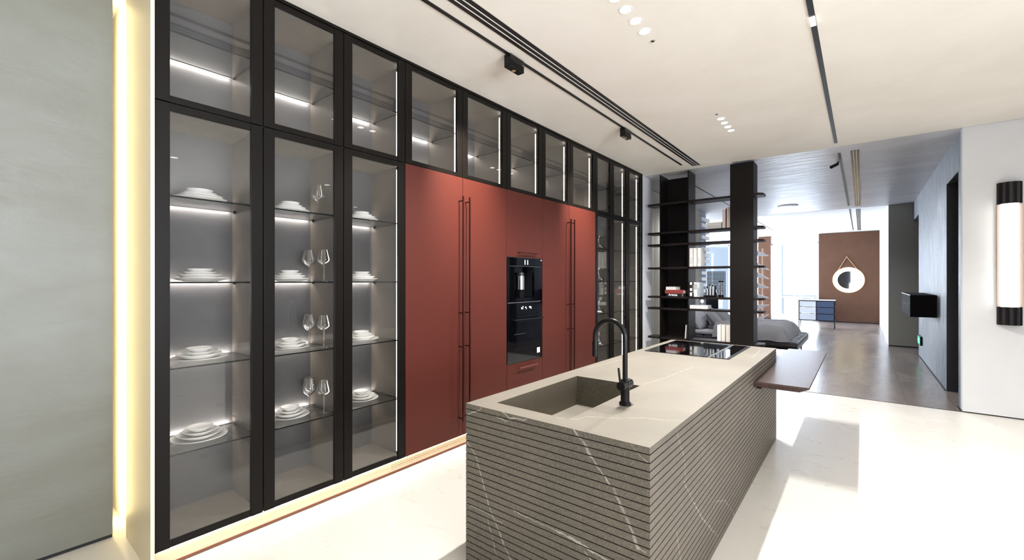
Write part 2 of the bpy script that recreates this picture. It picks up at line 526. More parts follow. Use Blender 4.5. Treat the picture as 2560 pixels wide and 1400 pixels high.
# rear and side of the showroom behind the camera, with tall windows
w = MB()
w.box(-4.2, -0.75, -5.1, -5.0, 0, CZ); w.box(3.9, 5.0, -5.1, -5.0, 0, CZ); w.box(-0.75, 3.9, -5.1, -5.0, 2.9, CZ); w.box(-0.75, 3.9, -5.1, -5.0, 0, 0.4)
struct('wall_rear', w, M['wall_dark'])
w = MB()
w.box(5.0, 5.1, -5.1, -4.0, 0, CZ); w.box(5.0, 5.1, 2.0, 7.0, 0, CZ); w.box(5.0, 5.1, -4.0, 2.0, 2.85, CZ); w.box(5.0, 5.1, -4.0, 2.0, 0, 0.35)
struct('wall_right', w, M['wall_dark'])
f = MB()
for y in (-4.0, -2.05, -0.05, 1.92): f.box(5.02, 5.08, y, y + 0.08, 0.35, 2.85)
o = struct('window_3', f, M['black']); MB().box(5.045, 5.055, -3.92, 1.92, 0.36, 2.84).build('window_pane', g, o)  # side window added out of view for its light
f = MB()
for x in (-0.75, 0.78, 2.3, 3.82): f.box(x, x + 0.08, -5.08, -5.02, 0.4, 2.9)
o = struct('window_4', f, M['black']); MB().box(-0.67, 3.82, -5.055, -5.045, 0.41, 2.89).build('window_pane', g, o)

# hidden strip behind the left wall's end
t = tag(MB().box(-3.515, -3.490, 0.5205, 0.527, 0.03, 3.12).build('strip_light', M['led_warm']),
        'warm hidden light strip glowing in the gap beside the green-grey plaster wall', 'strip light')

# ------------------------------------------------------------ ceiling slots, tracks, downlights
def air_slot(x0, x1, y0, y1, label, n=3, m='slot'):
    t = thing('air_slot', ((x0 + x1) / 2, (y0 + y1) / 2, CZ), label, 'air vent', 'linear ceiling air slots')
    wgap = 0.006; ww = (x1 - x0 - (n - 1) * wgap) / n
    for k in range(n):
        a = x0 + k * (ww + wgap)
        MB().box(a, a + ww, y0, y1, CZ - 0.004, CZ + 0.0).build('slot', M[m], t)
    for k in range(n - 1):
        a = x0 + (k + 1) * ww + k * wgap
        MB().box(a, a + wgap, y0, y1, CZ - 0.006, CZ).build('divider', M['slot_white'], t)
    return t


air_slot(-1.945, -1.835, -3.0, 6.69, 'long triple black air slot in white ceiling parallel to the cabinets')
air_slot(-0.117, -0.027, 7.2, 12.6, 'triple air slot with burnished glints in the grey far ceiling', m='slot_shiny')
air_slot(-0.11, -0.03, 13.1, 18.6, 'far triple air slot in the white ceiling beyond the dark joint', m='slot')


def track(x, y0, y1, label, wdt=0.026):
    t = MB().box(x - wdt / 2, x + wdt / 2, y0, y1, CZ - 0.006, CZ).build('light_track', M['slot'])
    return tag(t, label, 'light track', 'black magnetic light tracks')


track(-2.055, -3.0, 6.53, 'thin black light track nearest the cabinets, carrying two small spots')
track(-0.248, -3.0, 6.667, 'black light track on the right of the white ceiling with one lit module', 0.032)
track(-0.235, 7.23, 12.4, 'black light track in the grey ceiling with one drooping spot', 0.03)
track(-0.225, 13.0, 18.4, 'short faint light track in the farthest white ceiling', 0.02)
track(-2.32, 7.6, 12.7, 'thin dark light track over the bed seen through the bookcase', 0.02)
track(-2.32, 13.2, 18.4, 'thin grey light track in the white ceiling past the bed', 0.012)
for k, (y, lab) in enumerate(((2.60, 'larger black box spotlight on track above first red cupboard pair'), (4.60, 'smaller-looking black box spotlight farther along the same track'))):
    t = thing('track_spotlight', (-2.055, y, CZ), lab, 'spotlight', 'box spotlights on the track')
    MB().box(-2.085, -2.025, y - 0.085, y + 0.085, CZ - 0.10, CZ - 0.008).build('housing', M['black'], t, bevel=0.004)
    MB().box(-2.024, -2.0235, y - 0.06, y + 0.05, CZ - 0.055, CZ - 0.048).build('seam', M['dark'], t)
    MB().tube([(-2.024, y + 0.065, CZ - 0.05), (-2.020, y + 0.065, CZ - 0.05)], 0.007, 12).build('screw', M['steel'], t)
    MB().tube([(-2.06, y, CZ - 0.1005), (-2.06, y, CZ - 0.102)], 0.016, 16).build('lens', mat('warm_lens', (160, 140, 110), 0.3), t)
t = tag(MB().box(-0.264, -0.234, 3.375, 3.50, CZ - 0.010, CZ - 0.0065).build('track_light_module', emitter('lit_module', (1, 1, 1), 5)),
        'short glowing white module in the right-hand ceiling track', 'track light')
t = thing('track_spotlight', (-0.25, 7.7, CZ), 'small tilted black spot hanging from the track in grey ceiling', 'spotlight')
MB().tube([(-0.26, 7.72, CZ - 0.007), (-0.28, 7.70, CZ - 0.05)], 0.012, 8).build('stem', M['slot'], t)
MB().tube([(-0.27, 7.71, CZ - 0.04), (-0.34, 7.63, CZ - 0.09)], 0.022, 12).build('head', M['slot'], t)

disc = emitter('downlight_disc', (1.0, 0.96, 0.88), 9)
NM = ['first', 'second', 'third', 'fourth']
for grp, ys in (('near', (2.43, 2.575, 2.73, 2.88)), ('far', (4.93, 5.08, 5.235, 5.385))):
    for k, y in enumerate(ys):
        t = thing('downlight', (-1.15, y, CZ), 'round recessed downlight, %s from the camera in the %s row of four' % (NM[k], 'nearer' if grp == 'near' else 'farther'),
                  'ceiling light', 'recessed downlights, %s row' % grp)
        MB().lathe([(0.033, CZ - 0.001), (0.040, CZ - 0.003), (0.042, CZ)], -1.15, y, 28).build('trim_ring', M['white'], t, smooth=True)
        MB().lathe([(0.0, CZ - 0.001), (0.034, CZ - 0.001)], -1.15, y, 28).build('lamp', disc, t)
for y, lab in ((3.03, 'tiny dark ceiling sensor beside the nearer downlight row'), (4.77, 'tiny dark ceiling sensor beside the farther downlight row')):
    t = thing('ceiling_sensor', (-1.15, y, CZ), lab, 'ceiling sensor', 'ceiling sensors')
    MB().lathe([(0.0, CZ - 0.004), (0.012, CZ - 0.004), (0.016, CZ)], -1.15, y, 16).build('rim', M['steel'], t, smooth=True)
    MB().lathe([(0.0, CZ - 0.006), (0.009, CZ - 0.006), (0.009, CZ - 0.004)], -1.15, y, 16).build('lens', M['black'], t)
t = thing('far_downlight_disc', (-1.298, 11.56, CZ), 'round white flush disc in the grey stucco ceiling', 'ceiling disc')  # far ceiling downlight, modelled as an unlit flush disc
MB().lathe([(0.0, CZ - 0.012), (0.16, CZ - 0.012), (0.17, CZ - 0.006), (0.17, CZ)], -1.298, 11.56, 32).build('cover', M['white'], t, smooth=True)
MB().lathe([(0.17, CZ - 0.008), (0.20, CZ - 0.008), (0.20, CZ)], -1.298, 11.56, 32).build('rim', M['wall_bed'], t, smooth=True)

for k, (x, y) in enumerate(FILL_LAMPS):
    t = thing('downlight', (x, y, CZ), 'added downlight for fill, in the unseen part of the ceiling', 'ceiling light', 'added fill downlights out of view')  # fittings added for the unseen fill spots
    MB().lathe([(0.045, CZ - 0.001), (0.055, CZ - 0.003), (0.058, CZ)], x, y, 24).build('trim_ring', M['white'], t, smooth=True)
    MB().lathe([(0.0, CZ - 0.001), (0.046, CZ - 0.001)], x, y, 24).build('lamp', disc, t)

# ------------------------------------------------------------ cabinet wall
XF = -2.72                     # outer face of the doors
XD = -2.742                    # back of the doors = front of the carcasses
XB = -3.14                     # inside back
SH = (0.555, 1.0, 1.445, 1.89)  # glass shelf tops, lower cabinets
UP = 2.735                     # glass shelf top, upper cabinets


def carcass(y0, y1, z0, z1, t):
    m = MB(); e = 0.018
    m.box(XB - 0.02, XD, y0 + 0.001, y0 + e, z0, z1).box(XB - 0.02, XD, y1 - e, y1 - 0.001, z0, z1)
    m.box(XB - 0.02, XD, y0 + e, y1 - e, z0, z0 + e).box(XB - 0.02, XD, y0 + e, y1 - e, z1 - e, z1)
    m.build('carcass', M['carcass'], t)
    MB().box(XB - 0.02, XB, y0 + e, y1 - e, z0 + e, z1 - e).build('back_panel', M['carcass_back'], t)


def door(y0, y1, z0, z1, t, fw=0.061):
    a, b = y0 + 0.003, y1 - 0.003; fb = 0.034
    f = MB()
    f.box(XD + 0.001, XF, a, a + fw, z0, z1).box(XD + 0.001, XF, b - fw, b, z0, z1)
    f.box(XD + 0.001, XF - 0.004, a + fw, b - fw, z0, z0 + fb).box(XD + 0.001, XF - 0.004, a + fw, b - fw, z1 - fb, z1)
    # inner return of the frame
    f.box(XD - 0.006, XD + 0.001, a + fw - 0.004, a + fw + 0.003, z0, z1)
    d_ = f.build('door', M['frame'], t, bevel=0.0012)
    MB().box(XD + 0.006, XD + 0.011, a + fw, b - fw, z0 + fb, z1 - fb).build('glass_pane', M['glass'], d_)
    # hinges on the right-hand stile inside
    zz = (z0 + 0.12, z1 - 0.12) if z1 - z0 < 1 else (z0 + 0.15, z0 + 0.8, z1 - 0.75, z1 - 0.15)
    for z in zz:
        MB().box(XD - 0.022, XD - 0.0065, b - 0.030, b - 0.0185, z - 0.02, z + 0.02).build('hinge', M['black'], d_)
    return d_


def vled(y1, z0, z1, t):
    MB().box(-2.804, -2.796, y1 - 0.0195, y1 - 0.0182, z0 + 0.02, z1 - 0.02).build('light_profile', M['led_v'], t)


def shelf(y0, y1, z, t, led=True):
    e = 0.021
    s_ = MB()
    vs = MB()
    s_.box(XB + 0.025, -2.765, y0 + e, y1 - e, z - 0.008, z)
    s_.mi = [1, 1, 1, 1, 0, 0]
    s_.mi = [1, 1, 1, 1, 0, 0]
    o = s_.build('shelf', [M['shelf_glass'], M['glass_edge']], t)
    # box faces: x0, x1, y0, y1, z0(bottom), z1(top) order
    for p in o.data.polygons:
        p.material_index = 0 if abs(p.normal.z) > 0.9 else 1
    if led:
        MB().box(XB + 0.020, XB + 0.0235, y0 + e, y1 - e - 0.012, z - 0.006, z - 0.0025).build('light_strip', M['led'], t)
    MB().box(XB + 0.045, XB + 0.057, y1 - e - 0.010, y1 - e + 0.003, z - 0.018, z - 0.008).build('shelf_pin', M['black'], t)


TALL = [(0.584, 1.088, 'tall glass cabinet with plates only, beside the glowing return at far left'),
        (1.088, 1.594, 'tall glass cabinet holding both plates and wine glasses'),
        (1.594, 2.102, 'tall glass cabinet of plates touching the left red door'),
        (5.150, 5.640, 'tall glass cabinet of decanters directly right of the red doors'),
        (5.640, 6.165, 'empty tall glass cabinet between decanter cabinet and last cabinet'),
        (6.165, 6.690, 'last tall glass cabinet, ending at the white wall stub')]
for k, (a, b, lab) in enumerate(TALL):
    t = thing('glass_cabinet', (-2.93, (a + b) / 2, 0.102), lab, 'cabinet', 'tall glass-door cabinets')
    carcass(a, b, 0.102, 2.343, t)
    door(a, b, 0.104, 2.343, t)
    if k != 3: vled(b, 0.12, 2.325, t)
    for z in SH:
        shelf(a, b, z, t)
UPY = [(0.584, 1.088), (1.088, 1.594), (1.594, 2.102), (2.102, 2.717), (2.717, 3.323), (3.323, 3.936), (3.936, 4.525), (4.525, 5.150), (5.150, 5.640), (5.640, 6.165), (6.165, 6.690)]
UL = ['above the plates-only cabinet at far left', 'above the plates and wine glasses cabinet', 'above the plates cabinet touching the red door',
      'above the first red door', 'above the second red door', 'above the red flap over the coffee machine', 'above the third red door',
      'above the fourth red door', 'above the decanter cabinet', 'above the empty tall cabinet', 'at the end by the white wall stub']
for (a, b), lab in zip(UPY, UL):
    t = thing('upper_cabinet', (-2.93, (a + b) / 2, 2.35), 'upper glass-door cabinet ' + lab, 'cabinet', 'upper glass cabinets under the ceiling')
    carcass(a, b, 2.351, 3.10, t)
    door(a, b, 2.351, 3.118, t)
    if b != 5.640: vled(b, 2.369, 3.08, t)
    shelf(a, b, UP, t)
tag(MB().box(XD - 0.3, XF + 0.004, 0.584, 6.69, 3.121, CZ).build('top_filler', M['frame']), 'thin dark filler strip between upper cabinets and ceiling', 'filler strip')
t = thing('end_panel', (-2.95, 0.575, 0), 'pale champagne end panel closing the cabinet run at far left', 'cabinet panel')
MB().box(-3.25, -2.712, 0.572, 0.583, 0.0, CZ - 0.002).build('panel', mat('champagne_panel', (214, 200, 168), 0.42, 0.25), t)
MB().box(-2.716, -2.708, 0.568, 0.584, 0.0, CZ - 0.002).build('edge_profile', mat('bright_edge', (235, 225, 205), 0.25, 0.4), t)
t = tag(MB().box(-2.726, -2.714, 6.6905, 6.712, 0.0, CZ - 0.002).build('end_trim', M['frame']), 'dark vertical trim at the far end of the cabinet run', 'trim')

# plinth with light strip
t = thing('plinth', (-2.76, 3.6, 0), 'pale bronze lit plinth running under the whole cabinet wall', 'plinth')
MB().box(-2.80, -2.752, 0.584, 6.69, 0.006, 0.101).build('board', M['plinth'], t)
MB().box(-2.752, -2.748, 0.584, 6.69, 0.006, 0.018).build('floor_seal', mat('red_brown_seal', (110, 60, 44), 0.5), t)
MB().box(-2.738, -2.730, 0.60, 6.68, 0.0975, 0.1015).build('light_strip', M['led_plinth'], t)

# ---- red cupboards
def red_front(name, y0, y1, z0, z1, parent, th=0.022):
    return MB().box(XD + 0.001, XF, y0 + 0.0025, y1 - 0.0025, z0, z1).build(name, M['red'], parent, bevel=0.0015)


def long_handle(y, parent):
    m = MB(); x1 = -2.664
    m.box(x1 - 0.008, x1 + 0.006, y - 0.006, y + 0.006, 0.245, 2.176)
    for z in (2.136, 1.174, 0.884, 0.268):
        m.box(XF, x1 - 0.004, y - 0.005, y + 0.005, z - 0.005, z + 0.005)
    return m.build('handle', M['red_metal'], parent, bevel=0.001)


REDS = [(2.102, 2.717, +1, 'first tall brick-red cupboard from the left, handle on its right edge'),
        (2.717, 3.323, -1, 'second tall brick-red cupboard, between first one and the oven column'),
        (3.936, 4.495, +1, 'tall brick-red cupboard directly right of the oven column'),
        (4.495, 5.150, -1, 'last tall brick-red cupboard, beside the decanter cabinet')]
for a, b, hs, lab in REDS:
    t = thing('red_cupboard', (-2.95, (a + b) / 2, 0.102), lab, 'cupboard', 'brick-red tall cupboards')
    MB().box(XB, XD, a + 0.001, b - 0.001, 0.102, 2.343).build('carcass', M['carcass'], t)
    d_ = red_front('door', a, b, 0.104, 2.347, t)
    long_handle(b - 0.048 if hs > 0 else a + 0.032, d_)
t = thing('oven_cupboard', (-2.95, 3.63, 0.102), 'red appliance column with flap above and drawer below the black ovens', 'cupboard')
a, b = 3.323, 3.936
m = MB().box(XB, XB + 0.02, a + 0.001, b - 0.001, 0.102, 2.343).box(XB + 0.02, XD, a + 0.001, a + 0.019, 0.102, 2.343).box(XB + 0.02, XD, b - 0.019, b - 0.001, 0.102, 2.343)
m.box(XB + 0.02, XD, a + 0.019, b - 0.019, 0.60, 0.618).box(XB + 0.02, XD, a + 0.019, b - 0.019, 1.684, 1.70).box(XB + 0.02, XD, a + 0.019, b - 0.019, 0.102, 0.12)
m.build('carcass', M['carcass'], t)


def bar_handle(z, parent, m):
    h = MB(); h.box(XF + 0.028, XF + 0.038, 3.49, 3.80, z - 0.006, z + 0.006)
    for y in (3.505, 3.785): h.box(XF, XF + 0.030, y - 0.005, y + 0.005, z - 0.005, z + 0.005)
    h.build('handle', m, parent, bevel=0.001)


d_ = red_front('flap_door', a, b, 1.69, 2.347, t); bar_handle(1.735, d_, M['red_metal'])
d_ = red_front('drawer', a, b, 0.104, 0.618, t); bar_handle(0.572, d_, mat('copper_handle', (150, 92, 80), 0.28, 0.8))
# coffee machine
y0, y1 = 3.345, 3.914
t = thing('coffee_machine', (-2.9, 3.63, 1.235), 'built-in black glass coffee machine above the oven', 'coffee machine')
m = MB(); m.box(XB + 0.03, -2.80, y0, y1, 1.24, 1.682)
F0 = XD + 0.001
m.box(F0, XF, y0 - 0.014, y1 + 0.014, 1.60, 1.684); m.box(F0, XF, y0 - 0.014, y0 + 0.10, 1.24, 1.60)
m.box(F0, XF, y1 - 0.13, y1 + 0.014, 1.24, 1.60); m.box(F0, XF, y0 + 0.10, y1 - 0.13, 1.24, 1.275)
m.box(-2.80, F0, y0, y1, 1.60, 1.682); m.box(-2.80, F0, y0, y0 + 0.10, 1.24, 1.60); m.box(-2.80, F0, y1 - 0.13, y1, 1.24, 1.60); m.box(-2.80, F0, y0 + 0.10, y1 - 0.13, 1.24, 1.275)
m.build('body', M['black_glass'], t)
MB().tube([(-2.755, 3.60, 1.36), (-2.755, 3.60, 1.50)], 0.033, 24).build('milk_jug', M['steel'], t, smooth=True)
MB().tube([(-2.755, 3.60, 1.503), (-2.755, 3.60, 1.535)], 0.030, 24).build('jug_lid', mat('dark_lid', (40, 40, 42), 0.3), t, smooth=True)
MB().box(-2.79, -2.745, 3.565, 3.635, 1.275, 1.36).build('drip_stand', M['black'], t)
MB().tube([(-2.775, 3.50, 1.46), (-2.775, 3.50, 1.56)], 0.009, 12).build('spout', M['steel'], t, smooth=True)
m = MB()
for y in (3.615, 3.66): m.box(XF, XF + 0.0008, y, y + 0.012, 1.617, 1.665)
m.box(XF, XF + 0.0008, 3.905, 3.918, 1.665, 1.678)
m.build('display_icon', M['icon'], t)
MB().box(XF, XF + 0.001, y0 + 0.02, y1 - 0.02, 1.596, 1.599).build('seam_line', M['steel'], t)
# oven
t = thing('oven', (-2.9, 3.63, 0.622), 'built-in black glass oven with white square sticker under coffee machine', 'oven')
MB().box(XB + 0.03, XD, y0, y1, 0.622, 1.226).build('body', M['black'], t)
MB().box(XD + 0.001, XF, y0 - 0.014, y1 + 0.014, 1.105, 1.234).build('control_panel', M['black_glass'], t)
d_ = MB().box(XD + 0.001, XF, y0 - 0.014, y1 + 0.014, 0.622, 1.100).build('door', M['black_glass'], t)
m = MB(); m.box(XF + 0.03, XF + 0.04, y0 + 0.06, y1 - 0.01, 1.052, 1.066)
for y in (y0 + 0.07, y1 - 0.03): m.box(XF, XF + 0.032, y, y + 0.012, 1.053, 1.065)
m.build('handle', mat('black_steel', (60, 60, 64), 0.25, 0.8), d_)
MB().box(XF, XF + 0.0008, 3.835, 3.885, 0.68, 0.735).build('sticker', M['icon'], d_)
MB().box(XF, XF + 0.002, y0 - 0.012, y1 - 0.02, 1.226, 1.234).build('trim_bar', M['steel'], t)
m = MB()
for (y, z, dy, dz) in ((3.555, 1.168, .018, .010), (3.560, 1.160, .03, .006), (3.580, 1.176, .012, .014), (3.622, 1.170, .020, .012), (3.640, 1.158, .010, .010), (3.69, 1.176, .030, .008), (3.70, 1.164, .022, .010), (3.722, 1.158, .010, .02)):
    m.box(XF, XF + 0.0008, y, y + dy, z, z + dz)
m.build('display_icon', M['icon'], t)
MB().box(XF, XF + 0.0008, 3.44, 3.63, 0.905, 0.912).build('rack_line', mat('dim_rack', (70, 70, 74), 0.3, 0.5), t)

# ------------------------------------------------------------ tableware
PX = -2.93


def plate_prof(r, h, bowl=False):
    if bowl:
        return [(0, 0), (r * 0.55, 0), (r * 0.6, 0.004), (r * 0.86, h * 0.55), (r, h), (r - 0.004, h), (r * 0.80, h * 0.55), (r * 0.5, 0.008), (0, 0.007)]
    return [(0, 0), (r * 0.58, 0), (r * 0.62, 0.003), (r * 0.80, h * 0.45), (r, h), (r - 0.001, h + 0.002), (r * 0.78, h * 0.55), (r * 0.55, 0.006), (0, 0.006)]


KIND = [('dinner_plate', 0.136, 0.020, 'widest bottom plate of white stack', 'plate', 0.0),
        ('dinner_plate', 0.108, 0.026, 'second plate up in white stack', 'plate', 0.012),
        ('soup_bowl', 0.082, 0.025, 'third-tier white bowl in stack', 'bowl', 0.030),
        ('soup_bowl', 0.064, 0.025, 'topmost small white bowl on stack', 'bowl', 0.048)]
SN = {1.89: 'top shelf', 1.445: 'second shelf', 1.0: 'third shelf', 0.555: 'bottom shelf'}
proto = []
for nm, r, h, lab, cat, dz in KIND:
    me_o = MB().lathe(plate_prof(r, h, nm == 'soup_bowl'), 0, 0, 48).build(nm, M['china'], smooth=True, org=(0, 0, 0))
    proto.append(me_o)
first = [True] * 4
for cab, y, cl in ((0, 0.836, 'plates-only cabinet at far left'), (1, 1.335, 'wine-glass cabinet'), (2, 1.862, 'glass cabinet touching the red door')):
    for z in SH:
        for k, (nm, r, h, lab, cat, dz) in enumerate(KIND):
            o = proto[k]
            if not first[k]:
                o = proto[k].copy(); COL.objects.link(o)
            first[k] = False
            if cab: o.scale = (0.88, 0.88, 1)
            o.location = (PX + random.uniform(-.004, .004), y + random.uniform(-.004, .004), z + dz + 0.0005)
            o['wo'] = tuple(o.location)
            tag(o, '%s, %s, %s' % (lab, SN[z], cl), cat, 'white tableware stacks in the glass cabinets')


# wine glasses
def wine_glass():
    t = thing('wine_glass', (0, 0, 0), 'x', 'wine glass')
    MB().lathe([(0, 0.0), (0.036, 0.0), (0.037, 0.0015), (0.012, 0.004), (0.0045, 0.010), (0.0035, 0.03), (0.0035, 0.095), (0.007, 0.105), (0.0, 0.106)], 0, 0, 28).build('stem_foot', M['crystal'], t, smooth=True)
    MB().lathe([(0.0, 0.106), (0.012, 0.108), (0.034, 0.125), (0.045, 0.143), (0.044, 0.155), (0.030, 0.215), (0.0288, 0.215), (0.0425, 0.155), (0.0435, 0.144), (0.033, 0.128), (0.011, 0.111), (0, 0.110)], 0, 0, 36).build('bowl', M['crystal'], t, smooth=True)
    return t


def copy_tree(o, parent=None):
    c = o.copy(); COL.objects.link(c)
    if parent: c.parent = parent
    for ch in list(o.children): copy_tree(ch, c)
    return c


wg = wine_glass(); used = False
for (x, y, z, lab) in ((-2.93, 1.528, 1.89, 'wine glass standing alone on the top shelf behind the right stile'),
                       (-2.97, 1.482, 1.445, 'leftmost wine glass on the second shelf of the middle left cabinet'),
                       (-2.86, 1.530, 1.445, 'wine glass second from left on the second shelf, near the stile'),
                       (-3.06, 1.530, 1.445, 'rear wine glass on the second shelf, half hidden by two others'),
                       (-2.97, 1.484, 1.0, 'left wine glass on the third shelf of the middle left cabinet'),
                       (-2.86, 1.530, 1.0, 'right front wine glass on the third shelf, by the stile'),
                       (-3.06, 1.530, 1.0, 'rear wine glass on the third shelf behind the right one'),
                       (-2.97, 1.482, 0.555, 'left wine glass on the bottom shelf of the middle left cabinet'),
                       (-2.86, 1.530, 0.555, 'right front wine glass on the bottom shelf, by the stile'),
                       (-3.06, 1.530, 0.555, 'rear wine glass on the bottom shelf behind the right one')):
    o = wg if not used else copy_tree(wg)
    used = True
    o.location = (x, y, z + 0.0005); tag(o, lab, 'wine glass', 'wine glasses in the second tall cabinet')


def decanter():
    t = thing('decanter', (0, 0, 0), 'x', 'decanter')
    MB().lathe([(0, 0.001), (0.060, 0.001), (0.088, 0.012), (0.092, 0.026), (0.078, 0.050), (0.036, 0.085), (0.022, 0.115), (0.020, 0.14), (0.030, 0.175), (0.044, 0.20), (0.0425, 0.20), (0.028, 0.175), (0.0175, 0.14),
                (0.020, 0.115), (0.034, 0.086), (0.075, 0.050), (0.089, 0.026), (0.085, 0.014), (0.058, 0.005), (0, 0.005)], 0, 0, 36).build('body', M['crystal_jug'], t, smooth=True)
    pts = []
    for k in range(15):
        a = -1.9 + k * (3.5 / 14)
        pts.append((0.0, 0.075 + 0.055 * math.cos(a), 0.075 + 0.062 * math.sin(a)))
    MB().tube(pts, 0.0055, 8).build('handle', M['crystal_jug'], t, smooth=True)
    return t


dc = decanter(); used = False
for (z, n) in ((1.89, 1), (1.445, 2), (1.0, 2), (0.555, 2)):
    for k in range(n):
        o = dc if not used else copy_tree(dc)
        used = True
        o.location = ((-2.86, -3.04)[k], (5.495, 5.47)[k], z + 0.0005)
        o.scale = (0.92,) * 3
        o.rotation_euler = (0, 0, (0.0, 0.15)[k])
        pos = '' if n == 1 else (' in front', ' behind')[k]
        tag(o, 'handled glass decanter%s on the %s right of the red doors' % (pos if pos else ' alone', SN[z]), 'decanter', 'glass decanters')

# ------------------------------------------------------------ kitchen island
IX0, IX1, IY0, IY1, IZ = -1.569, -0.615, 1.59, 4.66, 0.83


def pj(px, py, plane, val):
    """where a pixel's sight line meets a plane (used only to draw the stone's own veins)"""
    f_, th = 1095.0, math.radians(38.62); c, s = math.cos(th), math.sin(th)
    a = (px - 1280) / f_; b_ = -(py - 702) / f_
    d_ = (a * c - s, a * s + c, b_)
    k_ = (val - (0, 0, 1.45)[plane]) / d_[plane]
    return (d_[0] * k_, d_[1] * k_, 1.45 + d_[2] * k_)


def vein(pts, plane, val, ax, w):
    out = []
    P = [pj(x, y, plane, val) for x, y in pts]
    for i in range(len(P) - 1):
        ww = w[i] if isinstance(w, (list, tuple)) else w
        out.append(((P[i][ax[0]], P[i][ax[1]]), (P[i + 1][ax[0]], P[i + 1][ax[1]]), ww))
    return out


def z6(*pts):   # detail coordinates of the front face
    return [(1160 + x / 3.5, 1000 + y / 3.5) for x, y in pts]


FA = (0, 2)
fseg = []
fseg += vein(z6((965, 262), (1060, 400), (1110, 490), (1215, 650), (1270, 740)), 1, IY0, FA, [0.004, 0.006, 0.003, 0.003])
fseg += vein(z6((1310, 780), (1350, 870), (1400, 990), (1450, 1100)), 1, IY0, FA, [0.006, 0.007, 0.006])
fseg += vein(z6((1450, 1100), (1480, 1190), (1520, 1290), (1590, 1340)), 1, IY0, FA, [0.004, 0.008, 0.003])
fseg += vein(z6((30, 370), (100, 480), (150, 660), (215, 930), (262, 1040)), 1, IY0, FA, 0.0028)
fseg += vein(z6((262, 1040), (330, 1220), (410, 1400)), 1, IY0, FA, 0.003)
fseg += vein(z6((60, 925), (200, 990), (330, 1080)), 1, IY0, FA, 0.0018)
fseg += vein(z6((205, 1040), (245, 1200), (290, 1380)), 1, IY0, FA, 0.0018)
fseg += vein(z6((400, 950), (600, 1050), (800, 1140)), 1, IY0, FA, 0.0022)
fseg += vein(z6((800, 1140), (920, 1200), (1020, 1260), (1130, 1330), (1260, 1410)), 1, IY0, FA, [0.004, 0.007, 0.005, 0.003])
fseg += vein(z6((330, 100), (395, 160), (540, 170)), 1, IY0, FA, 0.003)
fseg += vein(z6((285, 145), (380, 190)), 1, IY0, FA, 0.002)
fseg += vein(z6((30, 125), (130, 90), (155, 65)), 1, IY0, FA, 0.0025)
fseg += vein(z6((1460, 390), (1530, 470), (1610, 550)), 1, IY0, FA, 0.0015)
fseg += vein(z6((1060, 1330), (1110, 1400)), 1, IY0, FA, 0.002)


def z8(*pts):
    return [(1150 + x / 2.187, 760 + y / 2.187) for x, y in pts]


RA = (1, 2)
rseg = []
rseg += vein(z8((1185, 700), (1225, 830), (1235, 960)), 0, IX1, RA, 0.0022)
rseg += vein(z8((1225, 970), (1270, 1070), (1330, 1180), (1410, 1270)), 0, IX1, RA, 0.003)
rseg += vein(z8((1385, 1120), (1395, 1080), (1450, 1075), (1500, 1150)), 0, IX1, RA, 0.0022)
rseg += vein(z8((1185, 1240), (1205, 1400)), 0, IX1, RA, 0.002)
rseg += vein(z8((1600, 520), (1560, 640)), 0, IX1, RA, 0.002)
TA = (0, 1)
tseg = []
tseg += vein(z8((700, 350), (860, 310), (1100, 280)), 2, IZ, TA, 0.004)
tseg += vein(z8((530, 620), (640, 630), (690, 615), (870, 625), (1000, 622), (1110, 635), (1210, 638)), 2, IZ, TA, 0.0026)
tseg += vein(z8((1000, 440), (1130, 400), (1270, 345)), 2, IZ, TA, 0.003)
tseg += vein(z8((1560, 275), (1600, 292), (1640, 255)), 2, IZ, TA, 0.003)
C1, C2, C3 = (76, 73, 68), (85, 80, 72), (97, 89, 78)  # one stone throughout; the sides' shade is put into darker colours
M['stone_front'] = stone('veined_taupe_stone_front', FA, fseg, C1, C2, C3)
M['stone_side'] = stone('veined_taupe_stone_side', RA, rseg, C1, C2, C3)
M['stone_top_lit'] = stone('veined_taupe_stone_top_lit', TA, tseg, (122, 118, 110), (132, 127, 118), (141, 135, 125))  # same stone lightened, painting in the lamplight from above
M['stone_sink_shaded'] = stone('veined_taupe_stone_sink_shaded', FA, fseg[-3:], (62, 57, 48), (70, 64, 53), (78, 71, 59))  # same stone darkened, painting in the basin's shade
M['groove'] = mat('stone_groove', (52, 45, 38), 0.8)

isl = thing('kitchen_island', ((IX0 + IX1) / 2, (IY0 + IY1) / 2, 0), 'taupe veined stone island with grooved sides in the middle of the floor', 'kitchen island')
# grooved base: loops of a rectangle stepped in at every groove
loops = []; zz = IZ - 0.0275
levels = [(0.0, 0)]
gz = []
while zz > 0.03:
    gz.append(zz); zz -= 0.0318
for g_ in sorted(gz):
    levels += [(g_ - 0.0022, 0), (g_ - 0.0022, 1), (g_ + 0.0022, 1), (g_ + 0.0022, 0)]
levels.append((IZ, 0))
m = MB(); vs = []
for z, ins in levels:
    e = 0.006 * ins
    vs += [(IX0 + e, IY0 + e, z), (IX1 - e, IY0 + e, z), (IX1 - e, IY1 - e, z), (IX0 + e, IY1 - e, z)]
fs = []; mi = []
for i in range(len(levels) - 1):
    for k in range(4):
        k2 = (k + 1) % 4
        fs.append((i * 4 + k, i * 4 + k2, (i + 1) * 4 + k2, (i + 1) * 4 + k))
        grooved = levels[i][1] or levels[i + 1][1]
        mi.append(2 if grooved else (0 if k in (0, 2) else 1))
m.add(vs, fs); m.mi = mi
m.build('grooved_base', [M['stone_front'], M['stone_side'], M['groove']], isl)
